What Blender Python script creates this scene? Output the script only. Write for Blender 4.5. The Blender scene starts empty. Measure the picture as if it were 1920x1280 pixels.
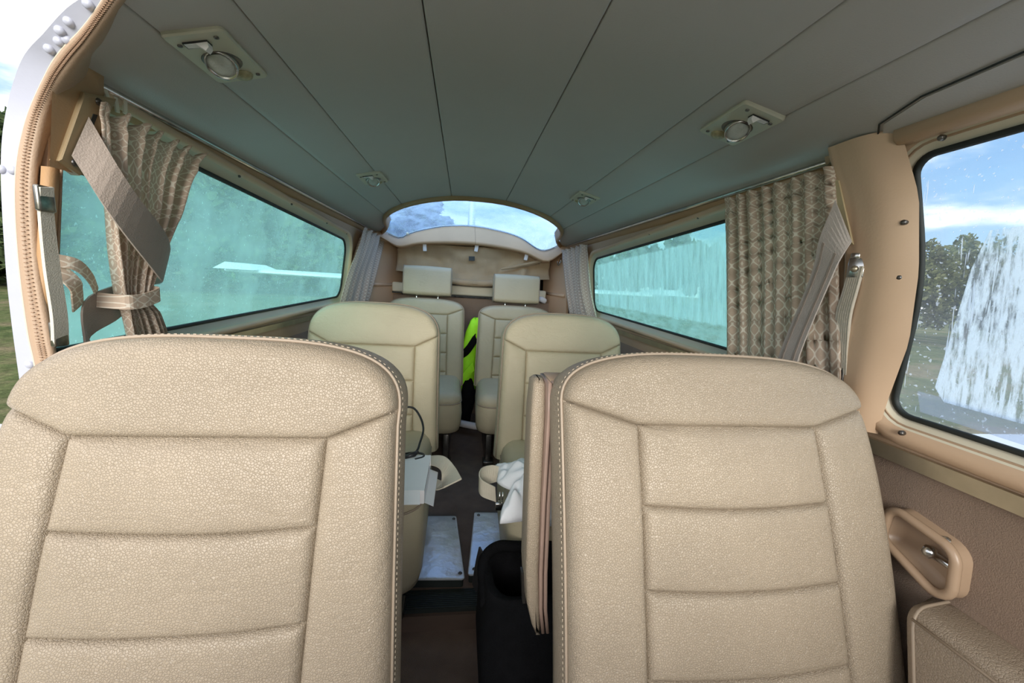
import bpy, bmesh, math, random
from math import sin, cos, pi, radians, sqrt, exp, atan2, hypot
from mathutils import Vector, Matrix, noise
from mathutils.geometry import tessellate_polygon

random.seed(7)
SC = bpy.context.scene
COL = SC.collection

# ------------------------------------------------------------------ camera
# x = to the right in the cabin seen looking aft, y = aft, z = up, z 0 = cabin floor
yaw, pit, rol = radians(7.55), radians(-8.75), radians(3.6)
CAM = Vector((-.045, 0, .9))
fw = Vector((sin(yaw) * cos(pit), cos(yaw) * cos(pit), sin(pit)))
rt = Vector((cos(yaw), -sin(yaw), 0))
up = rt.cross(fw)
r2 = cos(rol) * rt + sin(rol) * up
u2 = -sin(rol) * rt + cos(rol) * up
cd = bpy.data.cameras.new('camera')
cam = bpy.data.objects.new('camera', cd)
COL.objects.link(cam)
cam.matrix_world = Matrix(((r2.x, u2.x, -fw.x, CAM.x), (r2.y, u2.y, -fw.y, CAM.y), (r2.z, u2.z, -fw.z, CAM.z), (0, 0, 0, 1)))
cd.sensor_width = 36
cd.lens = 13.5
cd.clip_start = .02
cd.clip_end = 500
SC.camera = cam
SC.view_settings.view_transform = 'Standard'
SC.view_settings.look = 'None'
SC.view_settings.exposure = 1.48
SC.view_settings.gamma = 1
SC.view_settings.use_curve_mapping = False

# ------------------------------------------------------------------ sky
W = bpy.data.worlds.new('sky')
SC.world = W
W.use_nodes = True
nt = W.node_tree
N, L = nt.nodes, nt.links
N.clear()


def nd(tree, kind, **kw):
    n = tree.nodes.new(kind)
    for k, v in kw.items():
        if k.startswith('i_'):
            n.inputs[k[2:].replace('_', ' ')].default_value = v
        else:
            setattr(n, k, v)
    return n


def mth(tree, op, a, b=None, c=None, clamp=False):
    n = tree.nodes.new('ShaderNodeMath')
    n.operation = op
    n.use_clamp = clamp
    for i, v in enumerate((a, b, c)):
        if v is None:
            continue
        if isinstance(v, (int, float)):
            n.inputs[i].default_value = v
        else:
            tree.links.new(v, n.inputs[i])
    return n.outputs[0]


def ramp(tree, fac, stops, interp='LINEAR'):
    n = tree.nodes.new('ShaderNodeValToRGB')
    n.color_ramp.interpolation = interp
    el = n.color_ramp.elements
    while len(el) < len(stops):
        el.new(.5)
    for e, (p, c) in zip(el, stops):
        e.position = p
        e.color = (c[0], c[1], c[2], 1) if not isinstance(c, (int, float)) else (c, c, c, 1)
    tree.links.new(fac, n.inputs[0])
    return n.outputs[0]


def mixc(tree, fac, a, b, blend='MIX'):
    n = tree.nodes.new('ShaderNodeMix')
    n.data_type = 'RGBA'
    n.blend_type = blend
    for sock, v in ((n.inputs[0], fac), (n.inputs[6], a), (n.inputs[7], b)):
        if isinstance(v, (int, float)):
            sock.default_value = v
        elif isinstance(v, tuple):
            sock.default_value = (v[0], v[1], v[2], 1)
        else:
            tree.links.new(v, sock)
    return n.outputs[2]


tc = nd(nt, 'ShaderNodeTexCoord')
sep = nd(nt, 'ShaderNodeSeparateXYZ')
L.new(tc.outputs['Generated'], sep.inputs[0])
sky = ramp(nt, sep.outputs[2], [(0, (.80, .87, .95)), (.10, (.50, .72, .97)), (.3, (.25, .52, .95)), (1, (.16, .36, .80))])
den = mth(nt, 'ADD', mth(nt, 'MAXIMUM', sep.outputs[2], 0.0), .16)
cx = mth(nt, 'DIVIDE', sep.outputs[0], den)
cy = mth(nt, 'DIVIDE', sep.outputs[1], den)
cmb = nd(nt, 'ShaderNodeCombineXYZ')
L.new(cx, cmb.inputs[0])
L.new(cy, cmb.inputs[1])
cmb.inputs[2].default_value = 3.1
cn = nd(nt, 'ShaderNodeTexNoise', i_Scale=.62, i_Detail=7.0, i_Roughness=.55)
L.new(cmb.outputs[0], cn.inputs['Vector'])
cl = ramp(nt, cn.outputs[0], [(.42, 0.0), (.56, 1.0)], 'EASE')
skyc = mixc(nt, cl, sky, (1.75, 1.68, 1.68))
bg = nd(nt, 'ShaderNodeBackground')
bg.inputs[1].default_value = .42
L.new(skyc, bg.inputs[0])
wo = nd(nt, 'ShaderNodeOutputWorld')
L.new(bg.outputs[0], wo.inputs[0])

# ------------------------------------------------------------------ sun, behind thin cloud, over the nose of the aircraft
sd = bpy.data.lights.new('sun', 'SUN')
sd.energy = 2.1
sd.angle = radians(45)
sd.color = (1, .97, .91)
sun = bpy.data.objects.new('sun', sd)
COL.objects.link(sun)
sun.rotation_euler = Vector((.08, 1.0, -.24)).to_track_quat('-Z', 'Y').to_euler()

# ------------------------------------------------------------------ materials


def new_mat(name):
    m = bpy.data.materials.new(name)
    m.use_nodes = True
    t = m.node_tree
    t.nodes.clear()
    o = t.nodes.new('ShaderNodeOutputMaterial')
    return m, t, o


def mat(name, col, rough=.5, metal=0.0, var=0.0, vs=6.0, bump=0.0, bs=200.0, spec=.5, wear=None, sheen=0.0, grain=None):
    """principled with noise colour variation, noise bump, optional leather grain"""
    m, t, o = new_mat(name)
    p = nd(t, 'ShaderNodeBsdfPrincipled')
    t.links.new(p.outputs[0], o.inputs[0])
    p.inputs['Roughness'].default_value = rough
    p.inputs['Metallic'].default_value = metal
    p.inputs['Specular IOR Level'].default_value = spec
    p.inputs['Sheen Weight'].default_value = sheen
    c = nd(t, 'ShaderNodeTexCoord').outputs['Object']
    base = None
    if var:
        n = nd(t, 'ShaderNodeTexNoise', i_Scale=vs, i_Detail=5.0)
        t.links.new(c, n.inputs['Vector'])
        d = tuple(max(0, x * (1 - var)) for x in col)
        b = tuple(min(1, x * (1 + var * .6)) for x in col)
        base = ramp(t, n.outputs[0], [(.3, d), (.7, b)])
    if wear:
        n = nd(t, 'ShaderNodeTexNoise', i_Scale=wear[0], i_Detail=8.0, i_Roughness=.7)
        t.links.new(c, n.inputs['Vector'])
        f = ramp(t, n.outputs[0], [(wear[1], 0.0), (wear[1] + .06, 1.0)])
        base = mixc(t, f, base if base else col, wear[2])
    if base:
        t.links.new(base, p.inputs['Base Color'])
    else:
        p.inputs['Base Color'].default_value = (*col, 1)
    hs = None
    bump0 = None
    if grain:
        v = nd(t, 'ShaderNodeTexVoronoi', i_Scale=grain[0], feature='DISTANCE_TO_EDGE')
        n0 = nd(t, 'ShaderNodeTexNoise', i_Scale=60.0, i_Detail=2.0)
        t.links.new(c, n0.inputs['Vector'])
        cc = mixc(t, .0025, c, n0.outputs[1])
        t.links.new(cc, v.inputs['Vector'])
        g = ramp(t, v.outputs[0], [(0, 0.0), (.12, .8), (.4, 1.0)])
        w = nd(t, 'ShaderNodeTexNoise', i_Scale=grain[1], i_Detail=6.0, i_Roughness=.6, i_Distortion=.6)
        mp = nd(t, 'ShaderNodeMapping')
        mp.inputs['Scale'].default_value = (1.0, 1.0, 1.6)
        t.links.new(c, mp.inputs[0])
        t.links.new(mp.outputs[0], w.inputs['Vector'])
        hs = mth(t, 'ADD', mth(t, 'MULTIPLY', g, .30), mth(t, 'MULTIPLY', w.outputs[0], grain[2]))
        bump = bump or .35
        fold = nd(t, 'ShaderNodeTexNoise', i_Scale=8.0, i_Detail=3.0, i_Roughness=.5, i_Distortion=1.6)
        mp2 = nd(t, 'ShaderNodeMapping')
        mp2.inputs['Rotation'].default_value = (.3, .7, .2)
        mp2.inputs['Scale'].default_value = (1.0, .8, 2.4)
        t.links.new(c, mp2.inputs[0])
        t.links.new(mp2.outputs[0], fold.inputs['Vector'])
        rg = mth(t, 'ABSOLUTE', mth(t, 'SUBTRACT', fold.outputs[0], .5))
        rg = ramp(t, rg, [(0, 0.0), (.05, .8), (.25, 1.0)], 'EASE')
        b0 = nd(t, 'ShaderNodeBump', i_Strength=.11, i_Distance=.010)
        t.links.new(rg, b0.inputs['Height'])
        bump0 = b0.outputs[0]
    elif bump:
        n = nd(t, 'ShaderNodeTexNoise', i_Scale=bs, i_Detail=4.0)
        t.links.new(c, n.inputs['Vector'])
        hs = n.outputs[0]
    if hs is not None:
        b = nd(t, 'ShaderNodeBump', i_Strength=bump, i_Distance=.004)
        t.links.new(hs, b.inputs['Height'])
        if bump0 is not None:
            t.links.new(bump0, b.inputs['Normal'])
        t.links.new(b.outputs[0], p.inputs['Normal'])
    return m


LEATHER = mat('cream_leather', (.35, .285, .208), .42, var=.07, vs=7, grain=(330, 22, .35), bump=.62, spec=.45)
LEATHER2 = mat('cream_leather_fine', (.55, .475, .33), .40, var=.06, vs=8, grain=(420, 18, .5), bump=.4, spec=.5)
THREAD = mat('thread', (.50, .42, .31), .8)
SEAM = mat('welt_leather', (.34, .27, .20), .5)
CEIL = mat('grey_vinyl_headliner', (.49, .475, .45), .55, var=.05, vs=3, bump=.12, bs=500, wear=(5, .74, (.40, .39, .37)))
TAN = mat('tan_vinyl', (.52, .365, .24), .5, var=.08, vs=5, bump=.1, bs=500)
TANR = mat('brightened_tan_panel', (.74, .50, .31), .5, var=.06, vs=5)  # tan with the light missing in the dim rear put into its colour
TANL = mat('tan_plastic', (.62, .435, .285), .4, var=.06, vs=9, bump=.06, bs=300)
OCHRE = mat('ochre_vinyl', (.42, .25, .12), .5, var=.08, vs=6, bump=.1, bs=400)
PALE = mat('pale_moulding', (.56, .52, .40), .45, var=.07, vs=6)
CREAM = mat('cream_plastic', (.72, .67, .52), .5, var=.05, vs=10)
PLATEM = mat('beige_lamp_plate', (.56, .55, .44), .42, metal=.1, var=.06, vs=20)
CARPETW = mat('brown_wall_carpet', (.29, .205, .145), .95, var=.14, vs=9, bump=.5, bs=700, sheen=.2)
CARPET = mat('brown_floor_carpet', (.165, .115, .088), 1, var=.2, vs=14, bump=.6, bs=600)
WHITE = mat('white_paint', (.42, .43, .50), .35, var=.03, vs=20, bump=.06, bs=160, wear=(60, .78, (.5, .48, .5)))
CHROME = mat('chrome', (.62, .62, .60), .22, metal=1, var=.1, vs=40)
DARKCH = mat('dark_chrome', (.30, .29, .25), .3, metal=1, var=.45, vs=90)
DULLM = mat('tarnished_trim', (.50, .44, .32), .36, metal=.8, var=.16, vs=18, bump=.1, bs=80)
STEELD = mat('dark_steel', (.16, .15, .14), .35, metal=.9, var=.2, vs=60)
BLACKR = mat('black_rubber', (.016, .022, .02), .6, var=.2, vs=30)
BLACKF = mat('black_fabric', (.006, .006, .007), .9, spec=.12, var=.3, vs=30, bump=.4, bs=300)
MAGENTA = mat('magenta_thread', (.18, .02, .08), .8)
ALU = mat('dented_aluminium', (.78, .80, .83), .38, metal=.6, var=.12, vs=14, bump=.9, bs=26, wear=(45, .66, (.20, .20, .21)))
WEB = mat('taupe_webbing', (.34, .275, .225), .6, var=.07, vs=25, bump=.3, bs=500, sheen=.15)
WEBL = mat('grey_webbing', (.46, .405, .36), .6, var=.06, vs=25, bump=.3, bs=500, sheen=.15)
WEBC = mat('cream_webbing', (.55, .50, .40), .6, var=.08, vs=25, bump=.3, bs=500)
STRAPM = mat('cream_elastic', (.58, .54, .45), .8, var=.06, vs=30, bump=.3, bs=600)
COVER = mat('tan_cover_cloth', (.40, .285, .165), .85, var=.12, vs=9, bump=.35, bs=260, sheen=.2)
WCLOTH = mat('white_cotton', (.80, .82, .86), .9, var=.03, vs=20, bump=.2, bs=200)
CARD = mat('white_card', (.78, .78, .79), .6, var=.02, vs=20)
BLACKP = mat('black_plastic', (.02, .02, .022), .4, var=.2, vs=40)
HIVIS = mat('hi_vis_fabric', (.42, .95, .02), .7, var=.1, vs=16, bump=.25, bs=200)
WINGM = mat('white_wing_paint', (.80, .82, .86), .3, var=.03, vs=3)
LENS = mat('lamp_lens', (.50, .54, .50), .15, var=.15, vs=90, bump=.2, bs=400, spec=.7)
GAUZE = mat('amber_button', (.42, .37, .21), .4, var=.3, vs=220)
ASHB = mat('recess_plastic', (.40, .28, .185), .35, var=.06, vs=12)
BARK = mat('bark', (.10, .075, .05), .9, var=.3, vs=3)
WCLIP = mat('white_clip', (.82, .80, .80), .5, var=.03, vs=30)


def leaf_mat(name, c1, c2):
    m, t, o = new_mat(name)
    g = nd(t, 'ShaderNodeNewGeometry')
    c = ramp(t, g.outputs['Random Per Island'], [(0, c1), (1, c2)])
    d = nd(t, 'ShaderNodeBsdfDiffuse')
    tr = nd(t, 'ShaderNodeBsdfTranslucent')
    mx = nd(t, 'ShaderNodeMixShader')
    mx.inputs[0].default_value = .35
    t.links.new(c, d.inputs[0])
    t.links.new(c, tr.inputs[0])
    t.links.new(d.outputs[0], mx.inputs[1])
    t.links.new(tr.outputs[0], mx.inputs[2])
    t.links.new(mx.outputs[0], o.inputs[0])
    return m


LEAF = [leaf_mat('leaf_dark', (.035, .06, .03), (.13, .17, .075)),
        leaf_mat('leaf_mid', (.05, .085, .035), (.18, .22, .10)),
        leaf_mat('leaf_olive', (.07, .09, .04), (.24, .25, .12))]


def grass_mat():
    m, t, o = new_mat('rough_grass')
    p = nd(t, 'ShaderNodeBsdfPrincipled')
    p.inputs['Roughness'].default_value = 1
    p.inputs['Specular IOR Level'].default_value = .1
    t.links.new(p.outputs[0], o.inputs[0])
    c = nd(t, 'ShaderNodeTexCoord').outputs['Object']
    a = nd(t, 'ShaderNodeTexNoise', i_Scale=.55, i_Detail=8.0, i_Roughness=.68)
    t.links.new(c, a.inputs['Vector'])
    b = nd(t, 'ShaderNodeTexNoise', i_Scale=9.0, i_Detail=6.0, i_Roughness=.7)
    t.links.new(c, b.inputs['Vector'])
    c1 = ramp(t, a.outputs[0], [(.35, (.075, .12, .035)), (.5, (.17, .20, .075)), (.62, (.30, .25, .14))])
    c2 = ramp(t, b.outputs[0], [(.3, .45), (.7, 1.25)])
    t.links.new(mixc(t, 1.0, c1, c2, 'MULTIPLY'), p.inputs['Base Color'])
    bp = nd(t, 'ShaderNodeBump', i_Strength=1.0, i_Distance=.12)
    t.links.new(b.outputs[0], bp.inputs['Height'])
    t.links.new(bp.outputs[0], p.inputs['Normal'])
    return m


GRASS = grass_mat()


def curtain_mat():
    """taupe cloth printed with a pale ogee trellis, uv in metres"""
    m, t, o = new_mat('trellis_curtain')
    uv = nd(t, 'ShaderNodeUVMap')
    s = nd(t, 'ShaderNodeSeparateXYZ')
    t.links.new(uv.outputs[0], s.inputs[0])
    U = mth(t, 'DIVIDE', s.outputs[0], .0230)
    V = mth(t, 'DIVIDE', s.outputs[1], .0165)
    wv = mth(t, 'MULTIPLY', mth(t, 'SINE', mth(t, 'MULTIPLY', V, 2 * pi)), .24)

    def line(x, w):
        f = mth(t, 'FRACT', x)
        return mth(t, 'LESS_THAN', mth(t, 'ABSOLUTE', mth(t, 'SUBTRACT', f, .5)), w)
    l1 = line(mth(t, 'ADD', U, wv), .075)
    l2 = line(mth(t, 'SUBTRACT', mth(t, 'ADD', U, .5), wv), .075)
    fu = mth(t, 'ABSOLUTE', mth(t, 'SUBTRACT', mth(t, 'FRACT', mth(t, 'MULTIPLY', U, 2.0)), .5))
    fv = mth(t, 'ABSOLUTE', mth(t, 'SUBTRACT', mth(t, 'FRACT', mth(t, 'ADD', V, .25)), .5))
    dm = mth(t, 'LESS_THAN', mth(t, 'ADD', mth(t, 'MULTIPLY', fu, 1.3), fv), .2)
    k = mth(t, 'MAXIMUM', mth(t, 'MAXIMUM', l1, l2), dm)
    n = nd(t, 'ShaderNodeTexNoise', i_Scale=900.0, i_Detail=2.0)
    t.links.new(uv.outputs[0], n.inputs['Vector'])
    base = ramp(t, n.outputs[0], [(.3, (.64, .50, .385)), (.7, (.72, .58, .455))])
    c = mixc(t, mth(t, 'MULTIPLY', k, .85), base, (.95, .88, .76))
    d = nd(t, 'ShaderNodeBsdfDiffuse')
    tr = nd(t, 'ShaderNodeBsdfTranslucent')
    t.links.new(c, d.inputs[0])
    t.links.new(c, tr.inputs[0])
    mx = nd(t, 'ShaderNodeMixShader')
    mx.inputs[0].default_value = .32
    bp = nd(t, 'ShaderNodeBump', i_Strength=.3, i_Distance=.002)
    t.links.new(k, bp.inputs['Height'])
    t.links.new(bp.outputs[0], d.inputs['Normal'])
    t.links.new(d.outputs[0], mx.inputs[1])
    t.links.new(tr.outputs[0], mx.inputs[2])
    t.links.new(mx.outputs[0], o.inputs[0])
    return m


CURT = curtain_mat()


def pane_mat(name, tint, fogcol, build_fog, gloss=.05):
    """transparent tinted acrylic with condensation / frost scattering on it"""
    m, t, o = new_mat(name)
    c = nd(t, 'ShaderNodeTexCoord').outputs['Object']
    fog = build_fog(t, c)
    tp = nd(t, 'ShaderNodeBsdfTransparent')
    tp.inputs[0].default_value = (*tint, 1)
    tl = nd(t, 'ShaderNodeBsdfTranslucent')
    tl.inputs[0].default_value = (*fogcol, 1)
    mx = nd(t, 'ShaderNodeMixShader')
    if isinstance(fog, (int, float)):
        mx.inputs[0].default_value = fog
    else:
        t.links.new(fog, mx.inputs[0])
    t.links.new(tp.outputs[0], mx.inputs[1])
    t.links.new(tl.outputs[0], mx.inputs[2])
    gl = nd(t, 'ShaderNodeBsdfGlossy')
    gl.inputs['Roughness'].default_value = .05
    m2 = nd(t, 'ShaderNodeMixShader')
    m2.inputs[0].default_value = gloss
    t.links.new(mx.outputs[0], m2.inputs[1])
    t.links.new(gl.outputs[0], m2.inputs[2])
    t.links.new(m2.outputs[0], o.inputs[0])
    return m


def noise_at(t, c, scale, sc=(1, 1, 1), detail=5.0, rough=.6, rot=(0, 0, 0), dist=0.0):
    mp = nd(t, 'ShaderNodeMapping')
    mp.inputs['Scale'].default_value = sc
    mp.inputs['Rotation'].default_value = rot
    t.links.new(c, mp.inputs[0])
    n = nd(t, 'ShaderNodeTexNoise', i_Scale=scale, i_Detail=detail, i_Roughness=rough, i_Distortion=dist)
    t.links.new(mp.outputs[0], n.inputs['Vector'])
    return n.outputs[0]


def fog_left(t, c):
    a = ramp(t, noise_at(t, c, 7), [(.35, .20), (.65, .36)])
    b = ramp(t, noise_at(t, c, 150, detail=2.0), [(.66, 0.0), (.72, .28)])
    d = ramp(t, noise_at(t, c, 30, (1, .35, 1), rough=.75), [(.62, 0.0), (.75, .15)])
    return mth(t, 'ADD', mth(t, 'ADD', a, b), d, clamp=True)


def fog_right(t, c):
    s = nd(t, 'ShaderNodeSeparateXYZ')
    t.links.new(c, s.inputs[0])
    Y, Z = s.outputs[1], s.outputs[2]
    edge = mth(t, 'MULTIPLY', mth(t, 'SUBTRACT', noise_at(t, c, 22), .5), .018)
    top = mth(t, 'SUBTRACT', mth(t, 'ADD', mth(t, 'MULTIPLY', Y, -.042), 1.085), Z)      # below the clear band at the top
    bot = mth(t, 'SUBTRACT', Z, mth(t, 'ADD', mth(t, 'MULTIPLY', Y, -.004), .825))
    rear = mth(t, 'SUBTRACT', 1.835, Y)
    ins = mth(t, 'MINIMUM', mth(t, 'MINIMUM', top, bot), rear)
    mk = ramp(t, mth(t, 'ADD', mth(t, 'ADD', ins, edge), .5), [(.499, 0.0), (.503, 1.0)])
    st = ramp(t, noise_at(t, c, 30, (1, 3.2, .22), detail=6.0, rough=.7, dist=.4), [(.36, .30), (.66, .95)])
    clear = ramp(t, noise_at(t, c, 18, (1, 1, 2.5)), [(.40, .24), (.60, .40)])
    drip = ramp(t, noise_at(t, c, 11, (1, .5, 5)), [(.64, 0.0), (.66, .5)])
    cl2 = mth(t, 'ADD', clear, drip, clamp=True)
    n = nd(t, 'ShaderNodeMix')
    t.links.new(mk, n.inputs[0])
    t.links.new(cl2, n.inputs[2])
    t.links.new(st, n.inputs[3])
    return n.outputs[0]


def fog_front(t, c):
    a = ramp(t, noise_at(t, c, 5), [(.4, .05), (.7, .13)])
    b = ramp(t, noise_at(t, c, 170, detail=1.0), [(.69, 0.0), (.72, .5)])
    d = ramp(t, noise_at(t, c, 34, (1, 4.0, .25), detail=3.0, rough=.6, rot=(radians(14), 0, 0)), [(.66, 0.0), (.69, .6)])
    return mth(t, 'ADD', a, mth(t, 'MAXIMUM', b, d), clamp=True)


def fog_film(t, c):
    a = ramp(t, noise_at(t, c, 46, (1, 2.6, .4), detail=6.0, rough=.75), [(.42, .10), (.56, .95)])
    b = ramp(t, noise_at(t, c, 40, (1, 5.0, .12), detail=3.0, rot=(radians(18), 0, 0)), [(.60, 0.0), (.63, .9)])
    d = ramp(t, noise_at(t, c, 40, (1, 5.0, .12), detail=3.0, rot=(radians(-24), 0, 0)), [(.63, 0.0), (.66, .8)])
    return mth(t, 'MAXIMUM', a, mth(t, 'MAXIMUM', b, d), clamp=True)


def fog_rear(t, c):
    a = ramp(t, noise_at(t, c, 16, (1, .7, 1), detail=7.0, rough=.65, dist=.25), [(.35, .18), (.65, .42)])
    b = ramp(t, noise_at(t, c, 150, detail=2.0), [(.64, 0.0), (.72, .3)])
    return mth(t, 'ADD', a, b, clamp=True)


GL_LEFT = pane_mat('teal_pane_misted', (.66, .92, .90), (.54, .86, .84), fog_left)
GL_RIGHT = pane_mat('teal_pane_frosted', (.62, .88, .85), (.56, .84, .81), fog_right)
GL_FRONT = pane_mat('clear_pane_scratched', (.93, .97, .97), (.9, .95, 1.0), fog_front, .04)
GL_FILM = pane_mat('scored_film', (.92, .95, .97), (.92, .97, 1.0), fog_film, .03)
GL_STRIP = pane_mat('clear_strip', (.82, .86, .93), (.8, .85, .95), lambda t, c: .16, .05)
GL_REAR = pane_mat('blue_pane_wet', (.66, .82, 1.0), (.60, .80, 1.0), fog_rear)

# ------------------------------------------------------------------ mesh builder


class MB:
    def __init__(self):
        self.v, self.f, self.s, self.uv = [], [], [], {}

    def add(self, vs, fs, smooth=True):
        b = len(self.v)
        self.v += [Vector(p) for p in vs]
        self.f += [tuple(b + i for i in q) for q in fs]
        self.s += [smooth] * len(fs)
        return b

    def box(self, c, size, rot=None, bev=0.0, seg=2, smooth=None):
        bm = bmesh.new()
        bmesh.ops.create_cube(bm, size=1)
        for q in bm.verts:
            q.co = Vector((q.co.x * size[0], q.co.y * size[1], q.co.z * size[2]))
        if bev:
            bmesh.ops.bevel(bm, geom=list(bm.edges), offset=bev, segments=seg, affect='EDGES', profile=.5)
        R = rot if rot else Matrix.Identity(3)
        bm.verts.ensure_lookup_table()
        vs = [R @ q.co + Vector(c) for q in bm.verts]
        fs = [[q.index for q in f.verts] for f in bm.faces]
        bm.free()
        self.add(vs, fs, bool(bev) if smooth is None else smooth)
        return self

    def loft(self, loops, closed=True, caps=(True, True), smooth=True):
        n = len(loops[0])
        vs = [p for lp in loops for p in lp]
        fs = []
        for k in range(len(loops) - 1):
            for i in range(n if closed else n - 1):
                j = (i + 1) % n
                fs.append((k * n + i, k * n + j, (k + 1) * n + j, (k + 1) * n + i))
        if closed:
            if caps[0]:
                fs.append(tuple(range(n - 1, -1, -1)))
            if caps[1]:
                o = (len(loops) - 1) * n
                fs.append(tuple(range(o, o + n)))
        self.add(vs, fs, smooth)
        return self

    def tube(self, pts, r, n=8, closed=False, flat=1.0):
        pts = [Vector(p) for p in pts]
        m = len(pts)
        loops = []
        prev = None
        for i, p in enumerate(pts):
            a = pts[(i - 1) % m] if closed or i > 0 else p
            b = pts[(i + 1) % m] if closed or i < m - 1 else p
            t = (b - a).normalized()
            if prev is None:
                h = Vector((0, 0, 1)) if abs(t.z) < .9 else Vector((1, 0, 0))
                x = t.cross(h).normalized()
            else:
                x = (prev - t * prev.dot(t)).normalized()
            prev = x
            y = t.cross(x)
            rr = r[i] if isinstance(r, (list, tuple)) else r
            loops.append([p + x * (rr * cos(2 * pi * k / n)) + y * (rr * flat * sin(2 * pi * k / n)) for k in range(n)])
        if closed:
            loops.append(loops[0])
            self.loft(loops, True, (False, False))
        else:
            self.loft(loops)
        return self

    def ribbon(self, pts, wid, thick=.0015):
        """flat webbing through pts; wid = list of half-width vectors"""
        loops = []
        m = len(pts)
        for i in range(m):
            p = Vector(pts[i])
            w = Vector(wid[i])
            a, b = Vector(pts[max(0, i - 1)]), Vector(pts[min(m - 1, i + 1)])
            nn = (b - a).cross(w)
            nn = nn.normalized() * thick if nn.length > 1e-9 else Vector((0, 0, thick))
            loops.append([p - w + nn, p + w + nn, p + w - nn, p - w - nn])
        self.loft(loops, smooth=False)
        return self

    def grid(self, fn, nu, nv, us=None, vs_=None, uvf=None, smooth=True):
        us = us or [i / nu for i in range(nu + 1)]
        vs_ = vs_ or [j / nv for j in range(nv + 1)]
        nu, nv = len(us) - 1, len(vs_) - 1
        b = self.add([fn(a, c) for c in vs_ for a in us],
                     [(j * (nu + 1) + i, j * (nu + 1) + i + 1, (j + 1) * (nu + 1) + i + 1, (j + 1) * (nu + 1) + i) for j in range(nv) for i in range(nu)], smooth)
        if uvf:
            k = b
            for c in vs_:
                for a in us:
                    self.uv[k] = uvf(a, c)
                    k += 1
        return self

    def lathe(self, prof, M=None, n=20):
        """profile [(r,z)] around z, then transformed"""
        M = M or Matrix.Identity(4)
        loops = [[M @ Vector((r * cos(2 * pi * k / n), r * sin(2 * pi * k / n), z)) for k in range(n)] for r, z in prof]
        self.loft(loops)
        return self

    def build(self, name, material, parent=None, world=False, kind=None, uv=None):
        me = bpy.data.meshes.new(name)
        off = Vector((0, 0, 0))
        if world and parent is not None:
            q = parent
            while q is not None:
                off += q.location
                q = q.parent
        me.from_pydata([tuple(p - off) for p in self.v], [], self.f)
        me.polygons.foreach_set('use_smooth', self.s)
        if self.uv:
            lay = me.uv_layers.new(name='UVMap')
            for lp in me.loops:
                lay.data[lp.index].uv = self.uv.get(lp.vertex_index, (0, 0))
        me.materials.append(material)
        me.update()
        o = bpy.data.objects.new(name, me)
        COL.objects.link(o)
        if parent is not None:
            o.parent = parent
        if kind:
            o['kind'] = kind
        return o


def smooth_by(o, deg=40):
    me = o.data
    bm = bmesh.new()
    bm.from_mesh(me)
    bmesh.ops.recalc_face_normals(bm, faces=bm.faces)
    for e in bm.edges:
        if len(e.link_faces) == 2 and e.calc_face_angle(0) > radians(deg):
            e.smooth = False
    bm.to_mesh(me)
    bm.free()
    return o


def thing(name, label, cat, loc=(0, 0, 0), group=None):
    o = bpy.data.objects.new(name, None)
    o.empty_display_size = .1
    COL.objects.link(o)
    o.location = loc
    o['label'] = label
    o['category'] = cat
    if group:
        o['group'] = group
    return o


def tag(o, label, cat, group=None):
    o['label'] = label
    o['category'] = cat
    if group:
        o['group'] = group
    return o


def struct(o):
    o['kind'] = 'structure'
    return o


def lerp(a, b, t):
    return a + (b - a) * t


def interp(tab, x):
    if x <= tab[0][0]:
        return tab[0][1]
    for (a, p), (b, q) in zip(tab, tab[1:]):
        if x <= b:
            return p + (q - p) * (x - a) / (b - a)
    return tab[-1][1]


def catmull(pts, n=6, closed=False):
    P = [Vector(p) for p in pts]
    out = []
    m = len(P)
    rng = range(m) if closed else range(m - 1)
    for i in rng:
        p0 = P[(i - 1) % m] if closed or i > 0 else P[i] * 2 - P[i + 1]
        p1, p2 = P[i], P[(i + 1) % m]
        p3 = P[(i + 2) % m] if closed or i + 2 < m else P[i + 1] * 2 - P[i]
        for k in range(n):
            t = k / n
            out.append(.5 * ((2 * p1) + (p2 - p0) * t + (2 * p0 - 5 * p1 + 4 * p2 - p3) * t * t + (3 * p1 - p0 - 3 * p2 + p3) * t ** 3))
    if not closed:
        out.append(P[-1])
    return out


def rpoly(corners, d=0.0, seg=6):
    """rounded polygon [(a,b,radius)] counter-clockwise, grown outward by d; a constant point count"""
    n = len(corners)
    out = []
    for i in range(n):
        p0, p1, p2 = (Vector(corners[(i + k) % n][:2]) for k in (-1, 0, 1))
        e1, e2 = (p1 - p0).normalized(), (p2 - p1).normalized()
        n1, n2 = Vector((e1.y, -e1.x)), Vector((e2.y, -e2.x))
        r = corners[i][2]
        if e1.x * e2.y - e1.y * e2.x < 0:          # a hollow corner
            h = n1.angle(n2) / 2
            c = p1 - e1 * r * math.tan(h) + n1 * r
            a1, a2 = atan2(-n1.y, -n1.x), atan2(-n2.y, -n2.x)
            while a2 > a1:
                a2 -= 2 * pi
            for k in range(seg + 1):
                a = a1 + (a2 - a1) * k / seg
                out.append((c.x + (r - d) * cos(a), c.y + (r - d) * sin(a)))
            continue
        h = n1.angle(n2) / 2
        tl = r * math.tan(h)
        c = p1 - e1 * tl - n1 * r
        a1 = atan2(n1.y, n1.x)
        a2 = atan2(n2.y, n2.x)
        while a2 < a1:
            a2 += 2 * pi
        R = max(r + d, .0005)
        cc = c
        for k in range(seg + 1):
            a = a1 + (a2 - a1) * k / seg
            out.append((cc.x + R * cos(a), cc.y + R * sin(a)))
    return out


# ------------------------------------------------------------------ outside: field, trees


def wallx(z):
    return .62 - .06 * (z - .69) / .44 if z > .69 else .62 + .01 * (.69 - z) / .69


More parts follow.
